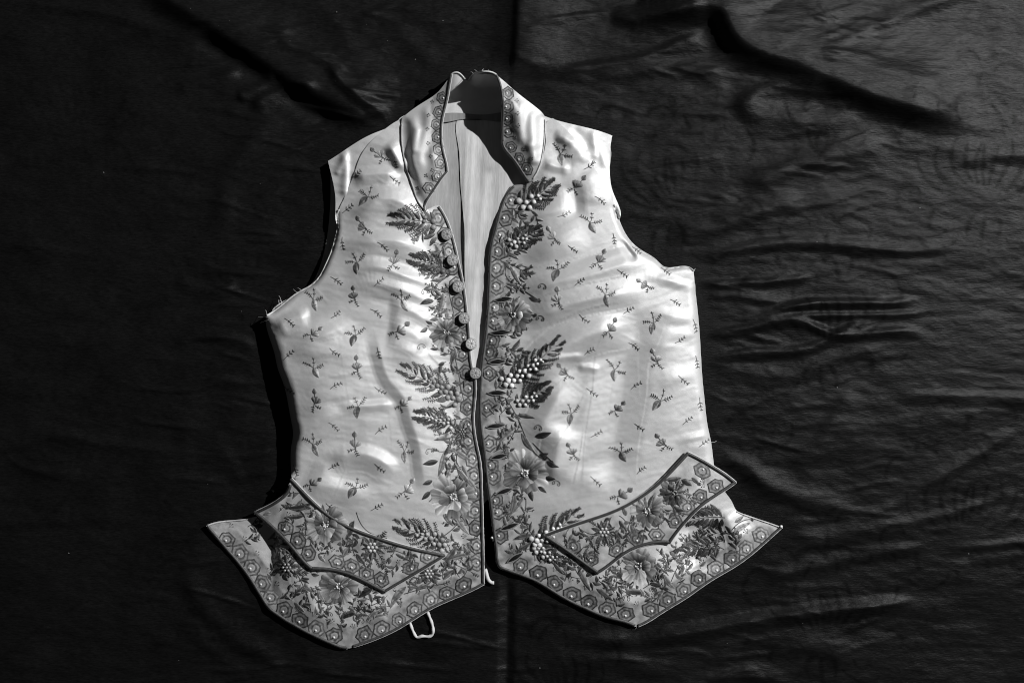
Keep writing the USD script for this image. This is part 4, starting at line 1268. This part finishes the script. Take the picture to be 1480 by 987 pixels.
# single leaves, buds, stems and tendrils of the border: (base, tip, width, dark, light)
LEAVES_L = [((629, 338), (609, 346), 7, .03, .2), ((631, 343), (621, 356), 7, .04, .25), ((646, 400), (622, 406), 6, .1, .3), ((627, 435), (607, 440), 8, .03, .15), ((641, 423), (632, 456), 9, .14, .35), ((645, 445), (649, 467), 7, .2, .4), ((618, 473), (607, 480), 6, .05, .2),
            ((652, 633), (627, 636), 7, .15, .35), ((633, 666), (611, 671), 8, .03, .1), ((643, 652), (633, 689), 9, .15, .35), ((654, 647), (682, 666), 9, .18, .4), ((652, 675), (643, 700), 8, .2, .4), ((661, 677), (680, 700), 8, .15, .4),
            ((622, 710), (609.6, 722), 7, .03, .12), ((625, 694), (611, 700), 7, .05, .2), ((668, 672), (676, 692), 7, .12, .3), ((657, 742), (678, 772), 9, .25, .45), ((640, 735), (655, 760), 8, .12, .3), ((674, 690), (690, 712), 8, .2, .4),
            ((643, 812), (660, 787.6), 9, .08, .25), ((645, 810), (681, 801), 8, .1, .3), ((587, 847), (564, 879), 10, .18, .4), ((553, 879), (529, 897), 8, .2, .4), ((514, 885), (491, 894), 9, .03, .12), ((538, 851), (517, 864), 9, .02, .06),
            ((440, 842), (455, 856), 7, .15, .3), ((460, 850), (470, 870), 8, .2, .35), ((600, 850), (625, 838), 6, .12, .3), ((640, 838), (660, 822), 7, .1, .3), ((425, 870), (440, 884), 7, .1, .3), ((668, 480), (672, 500), 7, .1, .3), ((655, 500), (660, 520), 7, .15, .35),
            ((660, 505), (652, 528), 7, .05, .2), ((675, 610), (683, 626), 6, .1, .3), ((640, 660), (650, 640), 6, .05, .2)]
LEAVES_R = [((734, 366), (749.5, 375), 6, .15, .35), ((738, 385), (752, 411.6), 8, .2, .4), ((752, 395), (775, 395), 6, .05, .2), ((765, 430), (782, 435), 6, .05, .2), ((742, 440), (752, 428), 6, .2, .4), ((752, 440), (770, 452), 8, .25, .45), ((747, 617), (720.6, 642), 10, .2, .4),
            ((747, 600), (773, 604), 7, .08, .25), ((754, 626), (773, 653), 9, .15, .35), ((773, 631), (797, 625), 9, .02, .08), ((780, 657), (793, 655), 6, .03, .12), ((790, 666), (808, 675), 7, .03, .12), ((731, 593), (740, 598), 8, .03, .1), ((744, 712), (737, 746), 9, .15, .35),
            ((757, 717), (740, 742), 8, .2, .4), ((765, 707), (770, 724), 8, .03, .1), ((770, 773.6), (741, 780), 8, .08, .25), ((767, 784), (745.6, 797), 8, .08, .2), ((835.5, 818.5), (854, 854), 10, .2, .4), ((862, 850), (886.6, 868), 9, .15, .35), ((905, 854), (931.6, 857), 10, .04, .2),
            ((905, 828), (888, 833), 9, .03, .1), ((960, 850), (950, 870), 6, .15, .3), ((800, 812), (815, 830), 7, .08, .25), ((1060, 770), (1085, 755), 8, .25, .5), ((1062, 755), (1075, 745), 6, .2, .4), ((975, 810), (998, 800), 7, .15, .4), ((960, 830), (975, 850), 8, .15, .35), ((1050, 800), (1070, 795), 7, .1, .3),
            ((730, 640), (736, 665), 7, .2, .4), ((740, 505), (752, 490), 7, .08, .25), ((728, 745), (734, 765), 6, .15, .3), ((785, 690), (803, 692), 8, .03, .1), ((775, 700), (790, 712), 7, .03, .15)]
LEAVES_FL = [((450, 728), (412, 733), 9, .03, .2), ((450, 735), (436, 726), 6, .05, .15), ((441, 744), (411, 747), 7, .04, .2), ((452, 742), (446, 750), 6, .04, .15), ((505, 775), (512, 752), 9, .05, .2), ((505, 790), (495, 806), 8, .15, .4), ((515, 800), (528, 815), 8, .06, .2), ((572, 800), (590, 808), 6, .1, .3), ((392, 741), (380, 744), 6, .2, .4), ((460, 800), (470, 812), 7, .2, .4)]
LEAVES_FR = [((895, 752), (906, 768), 8, .05, .25), ((905, 745), (900, 733), 7, .1, .25), ((985, 693), (1000, 702), 9, .03, .12), ((960, 695), (985, 690), 8, .04, .15), ((950, 715), (962, 728), 9, .04, .15), ((955, 722), (940, 718), 8, .08, .25), ((975, 735), (990, 738), 8, .05, .2), ((850, 775), (836, 768), 6, .1, .3), ((915, 760), (920, 776), 7, .12, .3), ((1000, 690), (1010, 700), 6, .05, .2)]
for owner, surf, lst in ((pl_, front, LEAVES_L), (pr_, front, LEAVES_R), (fl_, lflap, LEAVES_FL), (fr_, rflap, LEAVES_FR)):
    for b, t, w, dk, lt in lst:
        pc = Piece(surf)
        pc.leaf(b, t, w, dk, lt, rnd.uniform(-0.1, 0.1))
        pc.put(W if owner in (pl_, pr_) else owner, 'leaf')
STEMS_L = [[(647, 414), (650, 428), (654, 445), (658, 465)], [(647, 415), (632, 420), (616, 424)], [(654, 505), (661, 531), (668, 568), (676, 600)], [(650, 619), (668, 645)], [(654, 631), (643, 652), (629, 651)], [(650, 632), (656, 660), (672, 690), (678, 720)], [(660, 655), (664, 690), (668, 700)],
           [(505, 876), (532, 876), (560, 860)], [(584, 858), (620, 848), (645, 842)], [(426, 824), (440, 850), (450, 885)], [(441, 842), (458, 868), (472, 888)], [(612, 800), (640, 808), (668, 820), (690, 830)], [(640, 775), (658, 760), (668, 745)], [(515, 740), (535, 770), (560, 775)], [(620, 725), (632, 712), (640, 700)]]
STEMS_R = [[(732, 385), (734, 403), (745, 412), (765, 425), (781, 435)], [(750, 383), (760, 386), (767, 388)], [(731, 575), (745, 598), (754, 617), (771, 652), (792, 664)], [(745, 460), (760, 456), (775, 455)], [(809, 826), (825, 833), (840, 836)], [(862, 836), (889, 848), (913, 840)], [(895, 850), (915, 862)],
           [(722, 600), (727, 640), (730, 660)], [(728, 650), (738, 635), (745, 620)], [(760, 720), (758, 742), (752, 755)], [(725, 765), (745, 752), (757, 745)], [(970, 840), (985, 810), (1000, 790)], [(1055, 770), (1075, 752), (1090, 750)], [(930, 850), (945, 840), (960, 830)], [(770, 640), (785, 655), (800, 668)]]
STEMS_FL = [[(548, 790), (570, 795), (590, 803)], [(412, 752), (430, 744), (455, 742)], [(560, 798), (575, 790)]]
STEMS_FR = [[(840, 765), (860, 772), (880, 765)], [(895, 745), (905, 757), (900, 768)], [(985, 700), (1000, 694), (1010, 700)], [(885, 770), (900, 775), (912, 768)]]
for owner, surf, lst in ((pl_, front, STEMS_L), (pr_, front, STEMS_R), (fl_, lflap, STEMS_FL), (fr_, rflap, STEMS_FR)):
    for q in lst:
        pc = Piece(surf)
        pc.stroke(q, 1.3, 0.06)
        e, e0 = np.asarray(q[-1], float), np.asarray(q[-2], float)
        twig(pc, e0 * 0.4 + e * 0.6, e + rng.normal(0, 3, 2), 0.06, 3, 3.2)
        pc.put(W if owner in (pl_, pr_) else owner, 'stem')
CURLS = [(pl_, front, 621, 419, -1), (pl_, front, 615, 499, -1), (pl_, front, 627, 650, -1), (pl_, front, 515, 894, 1), (pl_, front, 428, 851, 1), (pl_, front, 481, 886, -1), (pr_, front, 775, 458, 1), (pr_, front, 772, 616, 1), (pr_, front, 798, 696, 1), (pr_, front, 899, 862, 1), (pr_, front, 880, 833, 1),
         (pr_, front, 990, 812, 1), (pr_, front, 938, 850, 1), (pr_, front, 778, 412, 1)]
for owner, surf, x, y, s in CURLS:
    pc = Piece(surf)
    a = np.linspace(0, 3.1 * np.pi, 26)
    pts = np.stack([x + s * (a * 1.25 + 3.4 * np.cos(a)), y + 0.35 * a + 3.4 * np.sin(a)], 1)
    pc.stroke(pts, 0.9, 0.07, 0.6, step=1.5, taper=False)
    pc.put(W, 'tendril')

# small leaves and shoots that fill the border between the larger motifs
def filler(owner, surf, line, poly, d0, d1, n, t0, t1, seed, w=6.5):
    r = random.Random(seed)
    ring = LineString(inset_line(line, poly, 0))
    for k in range(n):
        t = t0 + (t1 - t0) * (k + r.random()) / n
        p = ring.interpolate(t, normalized=True)
        p2 = ring.interpolate(min(t + 0.01, 1), normalized=True)
        v = np.array([p2.x - p.x, p2.y - p.y]) + 1e-9
        v /= np.hypot(*v)
        nn = np.array([-v[1], v[0]])
        if not poly.contains(shapely.Point(p.x + nn[0] * 6, p.y + nn[1] * 6)):
            nn = -nn
        b = np.array([p.x, p.y]) + nn * r.uniform(d0, d1)
        a = r.uniform(-0.9, 0.9)
        dirn = (nn * math.cos(a) + v * math.sin(a) * r.choice([-1, 1]))
        e = b + dirn * r.uniform(14, 26)
        if not (poly.contains(shapely.Point(b)) and poly.buffer(-3).contains(shapely.Point(e))):
            continue
        deep = owner in FLAPS
        m = None if deep else xform(W, 'shoot')
        c = r.uniform(-.22, .22)
        L = np.hypot(*(e - b))
        u_ = (e - b) / L
        n_ = np.array([-u_[1], u_[0]])
        at_ = lambda q: b + u_ * L * q + n_ * c * L * math.sin(math.pi * q)
        pc = Piece(surf)
        twig(pc, b, e + dirn * 7, 0.05, 3, 3.0, 0.9, curve=c)
        if not deep:
            pc.put(m, 'stem')
        k2 = r.choice([2, 3, 3, 4])
        for q in range(k2):
            t_ = (q + 0.4) / k2
            sgn = 1 if (q + k) % 2 else -1
            a_ = r.uniform(0.45, 0.95) * sgn
            vv = u_ * math.cos(a_) + n_ * math.sin(a_)
            p0_ = at_(t_)
            p1_ = p0_ + vv * r.uniform(8, 14) * (1.1 - 0.3 * t_)
            if not poly.buffer(-3).contains(shapely.Point(p1_)):
                continue
            lf = pc if deep else Piece(surf)
            lf.leaf(p0_, p1_, r.uniform(0.75, 1.2) * w * 0.8, r.choice([.03, .05, .09, .16]), r.choice([.10, .2, .32, .42]), r.uniform(-.15, .15), raise_=0.8, n=9, m=5)
            if not deep:
                lf.put(m, 'leaf')
        if deep:
            pc.put(owner, 'shoot')


filler(pl_, front, L_FRONT, Lp, 10, 44, 60, 0.05, 0.98, 1)
filler(pr_, front, R_FRONT, Rp, 10, 44, 60, 0.03, 0.98, 2)
filler(pl_, front, L_BOTTOM, Lp, 18, 66, 36, 0.05, 0.95, 3)
filler(pl_, front, L_BOTTOM2, Lp, 18, 66, 36, 0.05, 0.9, 4)
filler(pr_, front, R_BOTTOM, Rp, 18, 66, 40, 0.05, 0.95, 5)
filler(pr_, front, R_BOTTOM2, Rp, 18, 66, 46, 0.05, 0.9, 6)
filler(fl_, lflap, LF_TOP, Lf, 4, 34, 30, 0.03, 0.85, 7)
filler(fr_, rflap, RF_TOP, Rf, 4, 40, 36, 0.1, 0.97, 8)

# buttonholes
for x, y, a, l in HOLES:
    a = math.radians(a)
    d = np.array([math.cos(a), math.sin(a)])
    pc = Piece(front)
    p0, p1 = np.array([x, y]) - d * l, np.array([x, y]) + d * l
    pc.leaf(p0, p1, 5.4, 0.003, 0.004, 0, 11, 5, 2.3, 1.0, False)
    bh = pc.put(W, 'buttonhole')
    st = Piece(front)
    n = np.array([-d[1], d[0]])
    for s in (-1, 1):
        st.stroke([p0 - d, (p0 + p1) / 2 + n * s * 3.6, p1 + d], 1.7, 0.26, 2.0, taper=False)
    st.put(bh, 'stitching')

# buttons covered in thread, standing on the left front's edge
for x, y, tone in [(645.7, 339, .30), (654, 376, .34), (662, 414.5, .36), (671, 460, .36), (681, 497, .52), (687, 539.5, .32)]:
    B = xform(W, 'button')
    zb = max(float(front(np.array([x - 6]), np.array([y]))[0]), 14) + 0.5
    rad, prof = [0.0], []
    R0 = 8.6
    prof = [(0.80, 0.0), (0.98, 1.2), (1.0, 4.5), (0.97, 6.4), (0.86, 7.3), (0.76, 6.8), (0.68, 7.0), (0.45, 7.5), (0.22, 7.6), (0.16, 7.0), (0.05, 6.9)]
    seg = 32
    a = np.linspace(0, 2 * np.pi, seg, endpoint=False)
    xs, ys, zs, ts = [], [], [], []
    for q, h in prof:
        rip = 1 + (0.02 * np.cos(a * 8) if 0.3 < q < 0.7 else 0)
        xs.append(x + R0 * q * rip * np.cos(a)); ys.append(y + R0 * q * rip * np.sin(a)); zs.append(np.full(seg, h + zb) + (0.25 * np.cos(a * 8) if 0.2 < q < 0.7 else 0))
        ts.append(np.full(seg, tone * (0.45 if q > 0.9 else 0.6 if 0.7 < q < 0.8 else 0.5 if q < 0.2 else 1.0)) * (1 + 0.10 * (rng.random(seg) - 0.5) + (0.28 * np.cos(a * 8) if 0.2 < q < 0.7 else 0)))
    f = []
    for q in range(len(prof) - 1):
        for j in range(seg):
            A, Bq = q * seg + j, q * seg + (j + 1) % seg
            f += [[A, A + seg, Bq + seg], [A, Bq + seg, Bq]]
    n0 = (len(prof) - 1) * seg
    f += [[n0, n0 + j + 1, n0 + j] for j in range(1, seg - 1)]
    put(B, 'cap', world(np.concatenate(xs), np.concatenate(ys), np.concatenate(zs)), np.asarray(f), 'button_look', np.concatenate(ts))
    sh = np.array([[x, y], [x, y + 0.01], [x, y + 0.02]])
    v_, f_ = tube(sh, np.array([zb - 4, zb - 1, zb + 2]), 2.5, 8)
    put(B, 'shank', v_, f_, 'button_look', np.full(len(v_), 0.2))

# tapes and loose threads
lp = spline([(618, 884), (622, 894), (626, 909), (624.5, 917), (619, 919.5), (609, 919), (603, 920.5), (598.5, 915), (594, 904), (592, 897)], 1.5)
v_, f_ = tube(lp, cloth(lp[:, 0], lp[:, 1]) + 3.0, 2.1 + 0.3 * np.sin(np.arange(len(lp)) * 0.8), 8)
put(W, 'tape_loop', v_, f_, 'tape_look')
lp = spline([(701, 822), (704, 832), (708, 840), (714, 842)], 1.0)
v_, f_ = tube(lp, cloth(lp[:, 0], lp[:, 1]) + 4.0, 2.6, 8)
put(W, 'tape_end', v_, f_, 'tape_look')
pc = Piece(front)
pc.dome((711, 777), 2.0, 2.5, 0.75, 3, 9)
pc.put(W, 'loose_bead', 'bead_look')
pc = Piece(front)
pc.dome((1129, 761), 2.6, 3, 0.7, 3, 9)
pc.put(W, 'corner_knot', 'bead_look')
for x, y, dx, dy in [(386, 458, -13, 0), (388, 463, -12, 4), (386, 456, -2, -8), (407, 440, -4, -12), (404, 441, -1, -8), (409, 440, -7, -6), (436, 420, -7, -3), (430, 423, -5, -5), (1003, 392, 2, -4), (1027, 638, 9, -1),
                     (505, 936, -5, 2), (920, 906, -3, 3), (690, 104, -4, -3), (697, 104, 2, -4), (703, 104, 3, -3), (684, 107, -4, -2)]:
    t = np.linspace(0, 1, 8)
    ln = np.stack([x + dx * t + rnd.uniform(-2, 2) * np.sin(t * 3), y + dy * t + rnd.uniform(-2, 2) * np.sin(t * 3)], 1)
    zz = front(np.array([x]), np.array([y]))[0] if y > 130 else 44
    v_, f_ = tube(ln, zz * (1 - 0.5 * t) + 0.5, 0.36 - 0.15 * t, 5)
    put(W, 'loose_thread', v_, f_, 'tape_look')

lint = Piece(cloth)
for x, y in [(317, 38), (332, 30), (487, 18), (529, 36), (484, 117), (601, 86), (375, 265), (276, 12), (258, 955), (780, 964), (1160, 900), (1100, 30), (1210, 560), (300, 700), (560, 60), (420, 60), (1180, 350), (640, 30), (1050, 930), (350, 450), (1330, 300), (150, 250), (1400, 800), (100, 800)]:
    if not GARMENT.buffer(8).contains(shapely.Point(x, y)):
        lint.dome((x + rnd.uniform(-1, 1), y + rnd.uniform(-1, 1)), rnd.uniform(0.5, 0.95), 0.8, 0.25, 2, 6)
p = lint.put(cl, 'lint', 'thread_look')
data(p, kind='stuff', label='specks of pale lint')
